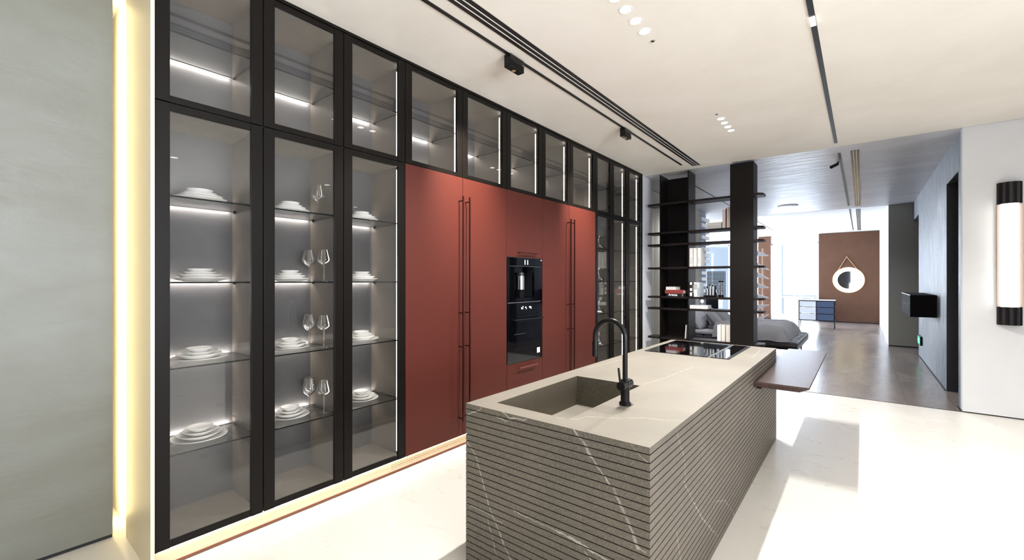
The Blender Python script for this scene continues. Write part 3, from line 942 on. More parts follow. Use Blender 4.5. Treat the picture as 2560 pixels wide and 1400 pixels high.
# worktop with the sink cut-out
SX0, SX1, SY0, SY1, SZ = -1.450, -1.025, 1.692, 2.495, 0.645
CX0, CX1, CY0, CY1 = -1.499, -0.815, 3.752, 4.595
m = MB()
xs = [IX0, SX0, SX1, IX1]; ys = [IY0, SY0, SY1, IY1]
for i in range(3):
    for j in range(3):
        if i == 1 and j == 1: continue
        m.add([(xs[i], ys[j], IZ), (xs[i + 1], ys[j], IZ), (xs[i + 1], ys[j + 1], IZ), (xs[i], ys[j + 1], IZ)], [(0, 1, 2, 3)])
m.build('worktop', M['stone_top_lit'], isl)
m = MB()
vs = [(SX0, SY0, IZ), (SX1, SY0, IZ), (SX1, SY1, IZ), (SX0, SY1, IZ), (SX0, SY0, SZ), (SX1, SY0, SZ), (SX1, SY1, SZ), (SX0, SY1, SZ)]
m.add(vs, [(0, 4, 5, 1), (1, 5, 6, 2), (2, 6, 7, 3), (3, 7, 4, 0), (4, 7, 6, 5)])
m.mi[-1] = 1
m.build('sink_basin', [M['stone_sink_shaded'], M['stone_top_lit']], isl)
MB().lathe([(0, SZ + 0.002), (0.035, SZ + 0.002), (0.042, SZ + 0.0005)], -1.20, 1.85, 24).build('drain', M['steel'], isl, smooth=True)

# hob with downdraft strip
t = thing('induction_hob', ((CX0 + CX1) / 2, (CY0 + CY1) / 2, IZ), 'flush black glass hob at the far end of the stone island', 'hob')
MB().box(-1.499, -0.975, CY0, CY1, IZ + 0.0005, IZ + 0.006).build('cooking_glass', M['black_glass'], t, bevel=0.001)
MB().box(-0.973, -0.952, CY0, CY1, IZ + 0.0005, IZ + 0.0065).build('steel_strip', M['steel'], t)
MB().box(-0.950, -0.838, CY0, CY1, IZ + 0.0005, IZ + 0.006).build('extractor_lid', M['black_glass'], t, bevel=0.001)
MB().box(-0.837, -0.815, CY0, CY1, IZ + 0.0005, IZ + 0.005).build('edge_grille', mat('dark_grey_rim', (60, 60, 66), 0.35, 0.5), t)

# tap
FX, FY = -0.925, 2.064
t = thing('kitchen_tap', (FX, FY, IZ), 'matt black swan-neck tap standing beside the stone sink', 'tap')
MB().lathe([(0, IZ + 0.0005), (0.030, IZ + 0.0005), (0.030, IZ + 0.012), (0.022, IZ + 0.018), (0.021, IZ + 0.125), (0.013, IZ + 0.128), (0, IZ + 0.128)], FX, FY, 28).build('base', M['black'], t, smooth=True)
path = [(FX, FY, IZ + 0.12), (FX, FY, 1.06), (FX, FY, 1.16)]
R_ = 0.083; cxx = FX - R_
for k in range(1, 24):
    a = PI * k / 24
    path.append((cxx + R_ * math.cos(a), FY, 1.165 + R_ * math.sin(a)))
path += [(FX - 2 * R_, FY, 1.16), (FX - 2 * R_, FY, 1.11)]
MB().tube(path, 0.0125, 20).build('spout', M['black'], t, smooth=True)
MB().tube([(FX - 2 * R_, FY, 1.135), (FX - 2 * R_, FY, 1.056)], 0.0155, 20).build('spray_head', M['black'], t, smooth=True)
MB().tube([(FX, FY - 0.052, 0.932), (FX, FY + 0.055, 0.932)], 0.0215, 24).build('mixer_valve', M['black'], t, smooth=True)
MB().tube([(FX - 0.004, FY - 0.045, 0.935), (FX - 0.012, FY - 0.050, 1.02)], 0.0055, 12).build('lever', M['black'], t, smooth=True)

# breakfast ledge
t = thing('breakfast_ledge', (-0.44, 4.55, 0.70), 'dark brown wooden ledge cantilevered from the right side of island', 'ledge table')
TZ = 0.722
poly = [(-0.6145, 3.575), (-0.345, 3.575), (-0.28, 3.64), (-0.28, 5.53), (-0.6145, 5.53)]
woodm = mat('dark_walnut', (62, 44, 40), 0.34, spec=0.45)
tt = NT(woodm); nn = tt.noise(tt.scale(tt.pos(), (14, 0.9, 4)), 6, 5, 0.6, 0.5)
tt.link(tt.ramp(nn.outputs[0], [(0.3, (52, 36, 32)), (0.7, (72, 54, 48))]), tt.b.inputs['Base Color'])
# slab with a chamfered lower edge
m = MB(); lo = [(-0.6145, 3.60), (-0.36, 3.60), (-0.305, 3.655), (-0.305, 5.505), (-0.6145, 5.505)]
lo = [(-0.6145, 3.575), (-0.36, 3.575), (-0.305, 3.64), (-0.305, 5.50), (-0.6145, 5.50)]
top = [(x, y, TZ) for x, y in [(-0.6145, 3.575), (-0.285, 3.575), (-0.28, 3.58), (-0.28, 5.53), (-0.6145, 5.53)]]
bot = [(x, y, TZ - 0.038) for x, y in [(-0.6145, 3.575), (-0.335, 3.575), (-0.33, 3.60), (-0.33, 5.50), (-0.6145, 5.50)]]
mid = [(x, y, TZ - 0.012) for x, y in [(-0.6145, 3.573), (-0.283, 3.573), (-0.278, 3.58), (-0.278, 5.532), (-0.6145, 5.532)]]
m.add(bot + mid + top, [(4, 3, 2, 1, 0), (10, 11, 12, 13, 14)] + [(i, (i + 1) % 5, (i + 1) % 5 + 5, i + 5) for i in range(5)] + [(i + 5, (i + 1) % 5 + 5, (i + 1) % 5 + 10, i + 10) for i in range(5)])
m.build('top', woodm, t)
MB().box(-0.6145, -0.58, 3.7, 5.5, TZ - 0.075, TZ - 0.0385).build('support_rail', M['black'], t)

# ------------------------------------------------------------ bookcase divider
BY0, BY1 = 6.86, 7.13
bc = thing('bookcase', (-1.9, 7.0, 0), 'tall open dark bookcase dividing kitchen and bedroom, two ceiling-high piers', 'bookcase')
bm_ = mat('dark_brown_lacquer', (20, 16, 14), 0.45, spec=0.2)
bs = mat('smoked_oak_shelf', (26, 19, 19), 0.5, spec=0.3)
m = MB()
m.box(-2.495, -2.480, 6.86, 7.20, 0, 3.118).box(-2.480, -2.052, 7.185, 7.20, 0, 3.10).box(-2.068, -2.052, 6.86, 7.20, 0, 3.125)
m.build('channel_pier', bm_, bc)
MB().box(-1.472, -1.175, 6.835, 7.13, 0, 3.112).build('box_pier', bm_, bc)
SHZ = (2.672, 2.216, 2.030, 1.664, 1.208, 1.026, 0.566)
for z in SHZ:
    m = MB()
    th = 0.030
    poly = [(-2.700, BY0 + 0.03), (-2.67, BY0), (-2.062, BY0), (-1.12, BY0), (-1.065, BY0 + 0.06), (-1.065, BY1 - 0.03), (-1.09, BY1), (-2.69, BY1)]
    m.prism(poly, z - th, z)
    m.build('shelf', bs, bc, bevel=0.002)


def book(x0, x1, y0, y1, z0, z1, col, label, cat='book', name='book', spine=None, tilt=0, band=None, group=None):
    t = thing(name, ((x0 + x1) / 2, (y0 + y1) / 2, z0), label, cat, group)
    flat = (z1 - z0) < (x1 - x0)
    c = mat('cover', col, 0.5); pg = mat('pages', (232, 228, 220), 0.8)
    if flat:
        MB().box(x0, x1, y0, y1, z0 + 0.0005, z0 + 0.003).box(x0, x1, y0, y1, z1 - 0.003, z1).box(x0, x1, y0, y0 + 0.003, z0 + 0.003, z1 - 0.003).build('cover', c, t)
        MB().box(x0 + 0.004, x1 - 0.004, y0 + 0.003, y1 - 0.004, z0 + 0.003, z1 - 0.003).build('pages', pg, t)
    else:
        MB().box(x0, x0 + 0.003, y0, y1, z0 + 0.0005, z1).box(x1 - 0.003, x1, y0, y1, z0 + 0.0005, z1).box(x0 + 0.003, x1 - 0.003, y0, y0 + 0.003, z0 + 0.0005, z1).build('cover', c, t)
        MB().box(x0 + 0.003, x1 - 0.003, y0 + 0.003, y1 - 0.004, z0 + 0.004, z1 - 0.004).build('pages', pg, t)
    if band:
        for (a, b, cc) in band:
            MB().box(x0 + 0.004, x1 - 0.004, y0 - 0.0008, y0, z0 + (z1 - z0) * a, z0 + (z1 - z0) * b).build('spine_label', mat('label', cc, 0.5), t)
    if tilt: t.rotation_euler = (0, tilt, 0)
    return t


Y0, Y1 = 6.885, 7.11
Wt = (236, 234, 232)
# shelf 2 (z 2.216)
book(-1.586, -1.545, Y0, Y1, 2.2165, 2.485, (206, 198, 196), 'tall pale grey book on upper shelf, left of the two by the pier', group='upright books, second shelf from top')
book(-1.525, -1.480, Y0, Y1, 2.2165, 2.515, (214, 206, 202), 'tallest pale book on upper shelf, touching the box pier', group='upright books, second shelf from top')
book(-1.540, -1.531, Y0, Y1, 2.2165, 2.50, (120, 60, 50), 'thin red-brown book between two tall pale books on upper shelf', group='upright books, second shelf from top')
book(-1.80, -1.60, Y0, Y1, 2.2165, 2.262, (200, 198, 196), 'lower pale book of the flat pair on the upper shelf', group='flat books, second shelf from top')
book(-1.80, -1.60, Y0, Y1, 2.263, 2.308, (210, 210, 210), 'upper pale book of the flat pair on the upper shelf', group='flat books, second shelf from top')
# shelf 4 (1.664)
for k, (a, b, l) in enumerate(((-2.048, -2.000, 'leftmost'), (-1.990, -1.944, 'middle'), (-1.932, -1.885, 'rightmost'))):
    book(a, b, Y0, Y1, 1.6645, 1.945, Wt, '%s of the three thick white upright binders on the middle shelf' % l, 'binder', 'binder', band=[(0.15, 0.5, (214, 214, 214))] if k != 1 else None, group='white binders on the middle shelf')
# shelf 5 (1.208)
book(-2.40, -2.16, Y0, Y1, 1.2085, 1.252, (22, 20, 22), 'black book with white lettering at the bottom of stack in dark pier')
book(-2.42, -2.14, Y0, Y1, 1.2525, 1.308, (142, 60, 54), 'red book in the middle of the stack in dark pier')
book(-2.405, -2.255, Y0, Y1, 1.3085, 1.357, (222, 220, 222), 'small white book on top of the stack in dark pier')
txt = bpy.data.curves.new('spine_text', 'FONT'); txt.body = 'Arietta'; txt.size = 0.048; txt.extrude = 0.0004
to = bpy.data.objects.new('spine_lettering', txt); COL.objects.link(to)
to.data.materials.append(M['icon'])
bk = [o for o in COL.objects if o.get('label', '').startswith('black book with white')][0]
me_ = bpy.data.meshes.new_from_object(to); bpy.data.objects.remove(to)
to = bpy.data.objects.new('spine_lettering', me_); COL.objects.link(to)
if not me_.materials: me_.materials.append(M['icon'])
to.parent = bk; to.location = (-0.085, Y0 - (Y0 + Y1) / 2 - 0.0012, 0.008); to.rotation_euler = (PI / 2, 0, 0)
book(-2.046, -2.005, Y0, Y1, 1.2085, 1.44, (30, 30, 32), 'black upright book with white blocks on its spine, lower-middle shelf', band=[(0.05, 0.28, Wt), (0.38, 0.56, Wt), (0.78, 0.95, Wt)])
book(-2.002, -1.988, Y0, Y1, 1.2085, 1.43, (18, 18, 20), 'thin black upright book with white stripe, lower-middle shelf', band=[(0.25, 0.8, (200, 200, 200))])
book(-1.984, -1.935, Y0, Y1, 1.2085, 1.428, Wt, 'thick white upright book, right of the thin black one', band=[(0.5, 0.9, (170, 170, 172))])
book(-1.932, -1.905, Y0, Y1, 1.2085, 1.425, (196, 208, 216), 'pale blue-grey upright book beside the thick white one', band=[(0.1, 0.6, (150, 165, 175))])
# decorative objects on shelf 5
t = thing('candle_tray', (-1.75, 7.0, 1.208), 'low black tray of black vessels on the lower-middle shelf', 'tray')
MB().box(-1.85, -1.665, 6.90, 7.08, 1.2085, 1.235).build('tray', M['black'], t, bevel=0.003)
for k, (x, h, wn) in enumerate(((-1.825, 0.13, 'leftmost'), (-1.785, 0.16, 'second'), (-1.745, 0.15, 'third'), (-1.705, 0.14, 'rightmost'))):
    o = MB().lathe([(0, 1.2355), (0.015, 1.2355), (0.017, 1.25), (0.016, 1.2355 + h * 0.6), (0.006, 1.2355 + h * 0.75), (0.006, 1.2355 + h), (0, 1.2355 + h)], x, 6.99, 16).build('bottle', M['black'], smooth=True)
    tag(o, 'slim black bottle, %s of four on the black tray' % wn, 'bottle', 'black bottles on the tray')
for k, (x, z, wn) in enumerate(((-1.806, 0.10, 'left'), (-1.765, 0.14, 'middle'), (-1.725, 0.13, 'right'))):
    o = MB().tube([(x, 6.93, 1.2355), (x, 6.93, 1.2355 + z)], 0.007, 12).build('candle', M['white'], smooth=True)
    tag(o, 'slim white candle, %s of three between the black bottles' % wn, 'candle', 'white candles on the tray')
t = thing('hurricane_jar', (-1.625, 7.0, 1.208), 'tall clear glass cylinder with dark base and lid near the box pier', 'glass jar')
MB().lathe([(0.033, 1.24), (0.033, 1.43), (0.031, 1.43), (0.031, 1.24)], -1.622, 6.98, 28).build('cylinder', M['crystal'], t, smooth=True)
MB().lathe([(0, 1.2085), (0.036, 1.2085), (0.036, 1.24), (0, 1.24)], -1.622, 6.98, 28).build('base', M['black'], t, smooth=True)
MB().lathe([(0, 1.43), (0.036, 1.43), (0.036, 1.452), (0, 1.452)], -1.622, 6.98, 28).build('lid', M['black'], t, smooth=True)
t = thing('figurine', (-1.66, 6.94, 1.208), 'small curled steel figurine beside the glass cylinder', 'ornament')
MB().tube([(-1.668 + 0.012 * math.sin(k * 0.9), 6.92, 1.2085 + k * 0.018) for k in range(10)], 0.006, 8).build('figure', M['chrome'], t, smooth=True)
# wire grid frame behind
t = thing('wire_grid', (-1.72, 7.09, 1.208), 'black perforated grid panel standing behind the bottles', 'grid panel')
m = MB()
for k in range(13): m.box(-1.845 + k * 0.0205, -1.837 + k * 0.0205, 7.09, 7.095, 1.2085, 1.585)
for k in range(18): m.box(-1.845, -1.591, 7.09, 7.095, 1.235 + k * 0.0205, 1.243 + k * 0.0205)
m.build('mesh', M['black'], t)
# shelf 6: white box with globe lamp
t = thing('storage_box', (-1.92, 7.0, 1.026), 'low white box lying on the shelf left of the bright gap', 'box')
MB().box(-2.045, -1.79, 6.885, 7.10, 1.0265, 1.070).build('box', mat('white_box', (236, 236, 238), 0.4), t, bevel=0.004)
MB().box(-2.047, -1.788, 6.883, 7.102, 1.0705, 1.082).build('lid', mat('white_lid', (240, 240, 242), 0.4), t, bevel=0.004)
t = thing('globe_lamp', (-1.888, 6.97, 1.0825), 'tiny white globe lamp standing on the low white box', 'lamp')
MB().lathe([(0, 1.0825), (0.012, 1.0825), (0.008, 1.09), (0.007, 1.118), (0, 1.118)], -1.888, 6.97, 16).build('stem', M['white'], t, smooth=True)
MB().lathe([(0.0, 1.117)] + [(0.027 * math.sin(a), 1.143 - 0.027 * math.cos(a)) for a in [k * PI / 10 for k in range(1, 10)]] + [(0, 1.170)], -1.888, 6.97, 20).build('globe', mat('globe', (245, 245, 245), 0.3, emit=(255, 255, 255), estr=0.6), t, smooth=True)
# shelf 7
book(-2.118, -2.106, Y0, Y1, 0.5665, 0.775, Wt, 'single thin white book leaning at the edge of dark pier', tilt=0.07)
for k, (a, b, c_, l) in enumerate(((-1.655, -1.606, Wt, 'leftmost'), (-1.598, -1.550, (228, 222, 214), 'middle'), (-1.538, -1.482, (222, 216, 210), 'rightmost'))):
    book(a, b, Y0, Y1, 0.5665, 0.805 + k * 0.002, c_, '%s of the three thick white books on the lowest visible shelf' % l, group='white books on the lowest shelf')

# ------------------------------------------------------------ bedroom
def cloth(name, x0, x1, y0, y1, zt, zb, m, parent, nx=60, ny=50, seed=3):
    """draped duvet: domed top, falling sides with folds"""
    from mathutils import noise
    vs = []; fs = []
    for j in range(ny + 1):
        for i in range(nx + 1):
            u = i / nx; v = j / ny
            x = x0 + (x1 - x0) * u; y = y0 + (y1 - y0) * v
            ex = min((1 - u) * (x1 - x0), 9) ; ey = min(v * (y1 - y0), (1 - v) * (y1 - y0))
            d_ = min(ex, ey)
            q = min(1.0, d_ / 0.34)
            z = zb + (zt - zb) * (1 - (1 - q) ** 3.2)
            n = noise.noise(Vector((x * 2.2 + seed, y * 4.5, 0.3))) * 0.045 + noise.noise(Vector((x * 6, y * 8, seed))) * 0.018
            z += n * (0.35 + 0.65 * q)
            if d_ < 0.1:
                w_ = noise.noise(Vector((x * 5 + y * 5, seed, 1))) * 0.035
                if ey < ex: y += w_
                else: x += w_
                z += noise.noise(Vector((x * 4, y * 4, 7))) * 0.03
            vs.append((x, y, max(z, zb - 0.03)))
    for j in range(ny):
        for i in range(nx):
            a = j * (nx + 1) + i
            fs.append((a, a + 1, a + nx + 2, a + nx + 1))
    mb = MB().add(vs, fs)
    return mb.build(name, m, parent, smooth=True, subsurf=1)


bed = thing('bed', (-1.95, 10.3, 0), 'low double bed behind the bookcase with charcoal tufted platform', 'bed')
charc = mat('charcoal_leather', (52, 50, 54), 0.5)
duv = mat('grey_linen', (132, 130, 133), 0.85)
m = MB(); m.box(-2.93, -0.90, 9.30, 11.35, 0.20, 0.26); m.build('base', M['black'], bed)
# tufted platform pads
m = MB()
nx, ny = 10, 9
vs = []; fs = []
N1, N2 = 60, 54
for j in range(N2 + 1):
    for i in range(N1 + 1):
        x = -2.93 + 2.03 * i / N1; y = 9.30 + 2.05 * j / N2
        b_ = abs(math.sin(PI * i / N1 * 10)) ** 0.4 * abs(math.sin(PI * j / N2 * 9)) ** 0.4
        vs.append((x, y, 0.325 + 0.028 * b_))
for j in range(N2):
    for i in range(N1):
        a_ = j * (N1 + 1) + i; fs.append((a_, a_ + 1, a_ + N1 + 2, a_ + N1 + 1))
m.add(vs, fs); m.box(-2.93, -0.90, 9.30, 11.35, 0.26, 0.33)
m.build('tufted_platform', charc, bed, smooth=True)
for x in (-2.85, -1.02):
    for y in (9.42, 11.23):
        MB().tube([(x, y, 0.2), (x, y, 0.0005)], [0.02, 0.014], 12).build('leg', M['black'], bed, smooth=True)
MB().box(-2.93, -1.12, 9.42, 11.2, 0.356, 0.44).build('mattress', mat('mattress', (190, 190, 194), 0.8), bed, bevel=0.03)
MB().box(-3.0, -2.935, 9.3, 11.35, 0.0005, 0.78).build('headboard', charc, bed, bevel=0.02)
dv = cloth('duvet', -2.32, -1.02, 9.25, 11.35, 0.60, 0.345, duv, None)
tag(dv, 'rumpled grey linen duvet spread over the low bed', 'duvet')


def pillow(name, c, sx, sy, sz, rx, rz, m, label):
    vs = []; fs = []; N = 20
    for s_ in (1, -1):
        for j in range(N + 1):
            for i in range(N + 1):
                u = i / N * 2 - 1; v = j / N * 2 - 1
                t_ = ((1 - u ** 4) * (1 - v ** 4)) ** 0.5
                k = 1 - 0.08 * (u * u * v * v)
                vs.append((u * sx / 2 * k, v * sy / 2 * k, s_ * sz / 2 * t_))
    for s_ in range(2):
        o_ = s_ * (N + 1) ** 2
        for j in range(N):
            for i in range(N):
                a_ = o_ + j * (N + 1) + i; q = (a_, a_ + 1, a_ + N + 2, a_ + N + 1)
                fs.append(q if s_ == 0 else q[::-1])
    mb = MB().add(vs, fs)
    o = mb.build(name, m, smooth=True, org=(0, 0, 0))
    o.location = c; o.rotation_euler = (0, rx, rz)
    return tag(o, label, 'pillow', 'grey pillows at the head of the bed')


pl2 = mat('pale_grey_linen', (172, 172, 178), 0.85)
pillow('pillow', (-2.74, 9.85, 0.64), 0.48, 0.72, 0.20, math.radians(58), 0, pl2, 'light grey pillow at the near side, leaning against headboard')
pillow('pillow', (-2.74, 10.75, 0.64), 0.48, 0.72, 0.20, math.radians(58), 0, pl2, 'light grey pillow at the far side, leaning against headboard')
pillow('pillow', (-2.44, 9.98, 0.62), 0.42, 0.62, 0.17, math.radians(50), 0.1, mat('dark_grey_linen', (130, 128, 133), 0.85), 'darker grey cushion in front of the near pillow')
pillow('pillow', (-2.44, 10.72, 0.62), 0.42, 0.62, 0.17, math.radians(50), -0.1, duv, 'mid grey cushion in front of the far pillow')

# black cabinet beyond the bed
t = thing('low_cabinet', (-3.1, 12.2, 0), 'black waist-high cabinet standing on the floor beyond the bed', 'cabinet')
MB().box(-3.35, -2.86, 12.0, 12.45, 0.0, 1.02).build('body', M['black'], t, bevel=0.006)
MB().box(-3.33, -2.88, 11.992, 11.999, 0.03, 0.99).build('door', mat('black_door', (14, 14, 16), 0.3), t)
# curtain on the left bedroom wall
m = MB(); vs = []; fs = []; n = 160
for i in range(n + 1):
    y = 7.4 + 3.52 * i / n; x = -3.055 + 0.026 * math.sin(i * 1.15) + 0.006 * math.sin(i * 0.37)
    vs += [(x, y, 0.015), (x, y, CZ - 0.01)]
for i in range(n): fs.append((2 * i, 2 * i + 2, 2 * i + 3, 2 * i + 1))
m.add(vs, fs)
o = m.build('curtain', mat('pale_linen_curtain', (214, 210, 200), 0.85), smooth=True); tag(o, 'pale pleated curtain along the left bedroom wall', 'curtain')
# slatted shutter past the curtain
t = thing('slatted_screen', (-3.05, 11.36, 0.95), 'white horizontal slats on the left bedroom wall past the curtain', 'slatted screen')
for k in range(14):
    z = 1.02 + k * 0.145
    MB().box(-3.075, -2.99, 11.02, 11.70, z, z + 0.078).build('slat', mat('white_slat', (250, 251, 252), 0.5) if k == 0 else bpy.data.materials['white_slat'], t)
MB().box(-3.095, -3.078, 11.02, 11.70, 0.95, 3.08).build('backing', mat('blue_grey_backing', (150, 158, 176), 0.7), t)

# book tower with rope
t = thing('book_tower', (-2.2, 14.0, 0), 'slim vertical rope-hung stand carrying fanned white magazines', 'magazine rack')
MB().tube([(-2.17, 14.0, 2.36), (-2.17, 14.0, 0.012)], 0.022, 12).build('pole', mat('tan_pole', (196, 160, 138), 0.6), t, smooth=True)
MB().lathe([(0, 0.0005), (0.16, 0.0005), (0.16, 0.012), (0, 0.012)], -2.17, 14.0, 24).build('foot', M['steel'], t)
mw = mat('white_paper', (244, 244, 246), 0.6)
for k, z in enumerate((2.18, 1.82, 1.56, 1.28, 0.98, 0.72, 0.40)):
    tl = (-0.03, -0.06, -0.05, -0.02, 0.0, 0.06, 0.12)[k]
    p_ = [(-2.34, z - 0.05 - tl), (-2.03, z - 0.015 + tl), (-2.03, z + 0.01 + tl), (-2.34, z + 0.11 - tl)]
    o = MB().prism(p_, 13.90, 13.975, axis='y').build('magazine', mw, org=(-2.2, 14.0, z))
    tag(o, 'white magazine jutting from the slim stand, number %s from the top' % ('one', 'two', 'three', 'four', 'five', 'six', 'seven')[k] if k not in (0, 6) else
        ('topmost' if k == 0 else 'lowest') + ' white magazine jutting from the slim stand', 'magazine', 'white magazines on the rope-hung stand')

# dresser
DX0, DX1, DY0, DY1 = -1.53, -0.63, 16.1, 16.55
t = thing('dresser', (-1.08, 16.3, 0), 'thin-legged dresser with black frame and six blue glass drawers', 'dresser')
dk = mat('navy_black_frame', (16, 18, 32), 0.4)
fr = MB()
for x in (DX0, DX1 - 0.022):
    for y in (DY0, DY1 - 0.022): fr.box(x, x + 0.022, y, y + 0.022, 0.26, 0.85)
for z in (0.24, 0.83): fr.box(DX0, DX1, DY0, DY0 + 0.022, z, z + 0.022).box(DX0, DX1, DY1 - 0.022, DY1, z, z + 0.022).box(DX1 - 0.022, DX1, DY0, DY1, z, z + 0.022).box(DX0, DX0 + 0.022, DY0, DY1, z, z + 0.022)
fr.box(DX0, DX1, DY0 + 0.02, DY1, 0.25, 0.262)
cxm = (DX0 + DX1) / 2
fr.box(cxm - 0.01, cxm + 0.01, DY0 + 0.001, DY1, 0.25, 0.85)
for z in (0.445, 0.64): fr.box(DX0 + 0.02, DX1 - 0.02, DY0, DY0 + 0.02, z, z + 0.018).box(DX1 - 0.02, DX1, DY0, DY1, z, z + 0.018)
fr.build('frame', dk, t)
MB().box(DX0 - 0.01, DX1 + 0.01, DY0 - 0.01, DY1 + 0.01, 0.853, 0.872).build('top', mat('white_top', (236, 232, 230), 0.3), t)
lightb = mat('reflecting_blue_glass', (236, 244, 252), 0.12); darkb = mat('slate_blue_glass', (82, 96, 124), 0.15)  # left drawers' paler colour paints in a reflection on the glass
for (a, b, mm) in ((DX0 + 0.022, cxm - 0.012, lightb), (cxm + 0.012, DX1 - 0.022, darkb)):
    for z0, z1 in ((0.264, 0.443), (0.465, 0.638), (0.66, 0.828)):
        MB().box(a, b, DY0 + 0.003, DY1 - 0.03, z0, z1).build('drawer', mm, t)
for x in (DX0 + 0.011, DX1 - 0.011):
    for y in (DY0 + 0.011, DY1 - 0.011):
        MB().tube([(x, y, 0.24), (x, y, 0.0005)], 0.010, 8).build('leg', dk, t)
# low white counter beneath the window
t = thing('window_bench', (-2.02, 18.9, 0), 'white waist-high counter under the bright far window', 'counter')
MB().box(-2.34, -1.30, 18.6, 19.08, 0.84, 0.875).build('top', M['white'], t)
MB().box(-2.22, -1.75, 18.64, 19.06, 0.0005, 0.84).build('cabinet', M['white'], t)
MB().box(-1.42, -1.38, 18.64, 19.06, 0.0005, 0.84).build('leg', M['white'], t)
# roman blind and curtains
bl = bpy.data.materials.new('sheer_blind'); bl.use_nodes = True
tb = NT(bl); tb.n.clear(); o_ = tb.new('ShaderNodeOutputMaterial'); d1 = tb.new('ShaderNodeBsdfDiffuse'); d1.inputs[0].default_value = (0.9, 0.92, 0.95, 1)
d2 = tb.new('ShaderNodeBsdfTranslucent'); d2.inputs[0].default_value = (0.9, 0.93, 0.97, 1); mx = tb.new('ShaderNodeMixShader'); mx.inputs[0].default_value = 0.6
tb.link(d1.outputs[0], mx.inputs[1]); tb.link(d2.outputs[0], mx.inputs[2]); tb.link(mx.outputs[0], o_.inputs[0])
m = MB(); vs = []; fs = []
for k in range(57):
    z = 2.83 - k * 0.034; y = 19.11 - (0.025 if k % 7 == 0 else 0.0)
    vs += [(-2.30, y, z), (-1.235, y, z)]
for k in range(56): fs.append((2 * k, 2 * k + 1, 2 * k + 3, 2 * k + 2))
m.add(vs, fs)
tag(m.build('roman_blind', bl), 'white roman blind pulled over the far window beside brown panel', 'blind')
for nm, xa, xb, lab in (('curtain', -2.67, -2.36, 'pale blue-white curtain hanging left of the roman blind'),):
    m = MB(); vs = []; fs = []
    for i in range(41):
        x = xa + (xb - xa) * i / 40
        vs += [(x, 19.07 + 0.025 * math.sin(i * 1.2), 0.01), (x, 19.07 + 0.025 * math.sin(i * 1.2), 2.80)]
    for i in range(40): fs.append((2 * i, 2 * i + 2, 2 * i + 3, 2 * i + 1))
    m.add(vs, fs); tag(m.build(nm, bl, smooth=True), lab, 'curtain')
# round mirror with halo and strap
t = thing('round_mirror', (-0.365, 19.08, 1.04), 'round mirror with glowing halo ring hung on the brown panel', 'mirror')
rot = Matrix.Translation((-0.365, 19.07, 1.478)) @ Matrix.Rotation(PI / 2, 4, 'X')
MB().lathe([(0.0, 0.0), (0.30, 0.0)], 0, 0, 48, mat4=rot).build('mirror_glass', mat('mirror_silver', (210, 210, 212), 0.03, 1.0), t)
MB().lathe([(0.302, -0.004), (0.302, 0.004), (0.44, 0.004), (0.44, -0.028), (0.302, -0.028)], 0, 0, 64, mat4=rot).build('halo_ring', emitter('halo', (1.0, 0.84, 0.48), 2.6), t, smooth=True)
strapm = mat('tan_leather', (176, 136, 104), 0.6)
MB().tube([(-0.41, 19.085, 2.28), (-0.66, 19.085, 1.80)], 0.010, 8).tube([(-0.41, 19.085, 2.28), (-0.12, 19.085, 1.84)], 0.010, 8).build('strap', strapm, t)
MB().tube([(-0.41, 19.098, 2.28), (-0.41, 19.06, 2.28)], 0.018, 12).build('peg', strapm, t)

# ------------------------------------------------------------ passage: wall box, exit sign, sconce
t = thing('wall_box', (0.72, 9.9, 0.9), 'black box cabinet fixed to the blue-grey passage wall', 'wall cabinet')
MB().box(0.573, 0.869, 9.0, 10.8, 0.90, 1.235).build('body', mat('black_box_lacquer', (12, 9, 12), 0.8, spec=0.1), t, bevel=0.003)
MB().box(0.571, 0.5735, 9.0, 10.8, 1.226, 1.2365).build('top_edge', mat('painted_edge_light', (200, 196, 186), 0.4), t)  # pale strip paints in the light along this edge
m = MB()
for (y, z) in ((9.25, 1.10), (9.45, 1.05), (9.85, 1.08), (9.5, 1.0), (10.2, 1.06)):
    m.tube([(0.5735, y, z), (0.570, y, z)], 0.012, 10)
m.build('rivet', M['steel'], t)
t = thing('exit_sign', (0.85, 11.37, 0.30), 'small green glowing exit sign low on the passage wall', 'exit sign')
MB().box(0.835, 0.869, 10.98, 11.42, 0.255, 0.42).build('housing', M['black'], t)
MB().box(0.833, 0.835, 11.0, 11.40, 0.27, 0.405).build('face', emitter('exit_green', (0.05, 0.75, 0.32), 1.6), t)
m = MB()  # running figure and arrow
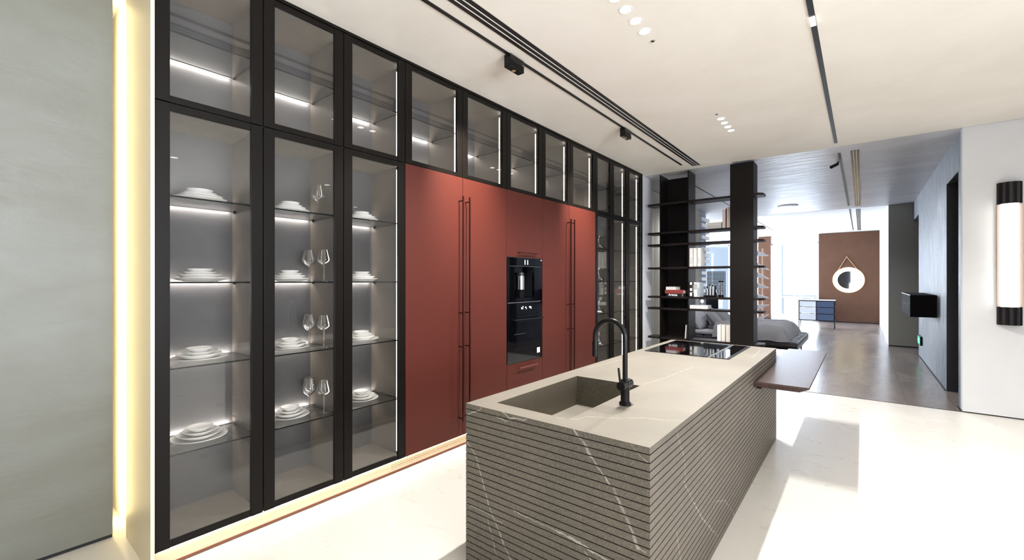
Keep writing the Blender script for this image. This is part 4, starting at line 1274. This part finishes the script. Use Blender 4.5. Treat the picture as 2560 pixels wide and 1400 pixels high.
X_ = 0.8326
def q(y0, z0, y1, z1, w_):
    d_ = Vector((0, y1 - y0, z1 - z0)); n_ = Vector((0, -d_.z, d_.y)).normalized() * w_ / 2
    a_ = Vector((X_, y0, z0)); b_ = Vector((X_, y1, z1))
    m.add([a_ - n_, b_ - n_, b_ + n_, a_ + n_], [(0, 1, 2, 3)])
q(11.19, .375, 11.17, .330, .018); q(11.17, .330, 11.21, .285, .014); q(11.17, .330, 11.13, .30, .014); q(11.19, .365, 11.23, .345, .011); q(11.19, .365, 11.15, .352, .011); q(11.195, .382, 11.195, .396, .016)
q(11.30, .335, 11.36, .335, .012); q(11.345, .355, 11.365, .335, .010); q(11.345, .315, 11.365, .335, .010)
m.build('pictogram', emitter('exit_white', (0.8, 1, 0.9), 3.0), t)

# sconce: fluted black ends, luminous tube, flat frame
sc = thing('wall_sconce', (1.215, 6.84, 0.984), 'tall fluted black wall sconce with glowing tube at the right edge', 'wall lamp')
SXc = 1.215


def fluted(z0, z1, r):
    vs = []; n = 72; poly = []
    for k in range(n + 1):
        a = PI + PI * k / n
        rr = r * (1 - 0.09 * abs(math.sin(a * 7)) ** 0.7)
        poly.append((SXc + rr * math.cos(a), 6.878 + rr * 0.85 * math.sin(a)))
    return MB().prism(poly, z0, z1)


rib = mat('ribbed_black_metal', (20, 15, 17), 0.35, 0.3)
fluted(0.984, 1.175, 0.092).build('lower_cap', rib, sc, smooth=False)
fluted(2.26, 2.486, 0.092).build('upper_cap', rib, sc, smooth=False)
MB().box(SXc - 0.092, SXc + 0.092, 6.868, 6.884, 1.175, 2.26).build('back_plate', mat('lamplit_metal', (168, 150, 142), 0.5, 0.5), sc)  # pinkish colour paints the tube's light onto the metal
poly = []
for k in range(33):
    a = PI + PI * k / 32; poly.append((SXc + 0.066 * math.cos(a), 6.867 + 0.062 * math.sin(a)))
MB().prism(poly, 1.176, 2.259).build('glass_tube', emitter('sconce_tube', (1.0, 0.95, 0.86), 8.5), sc, smooth=True)
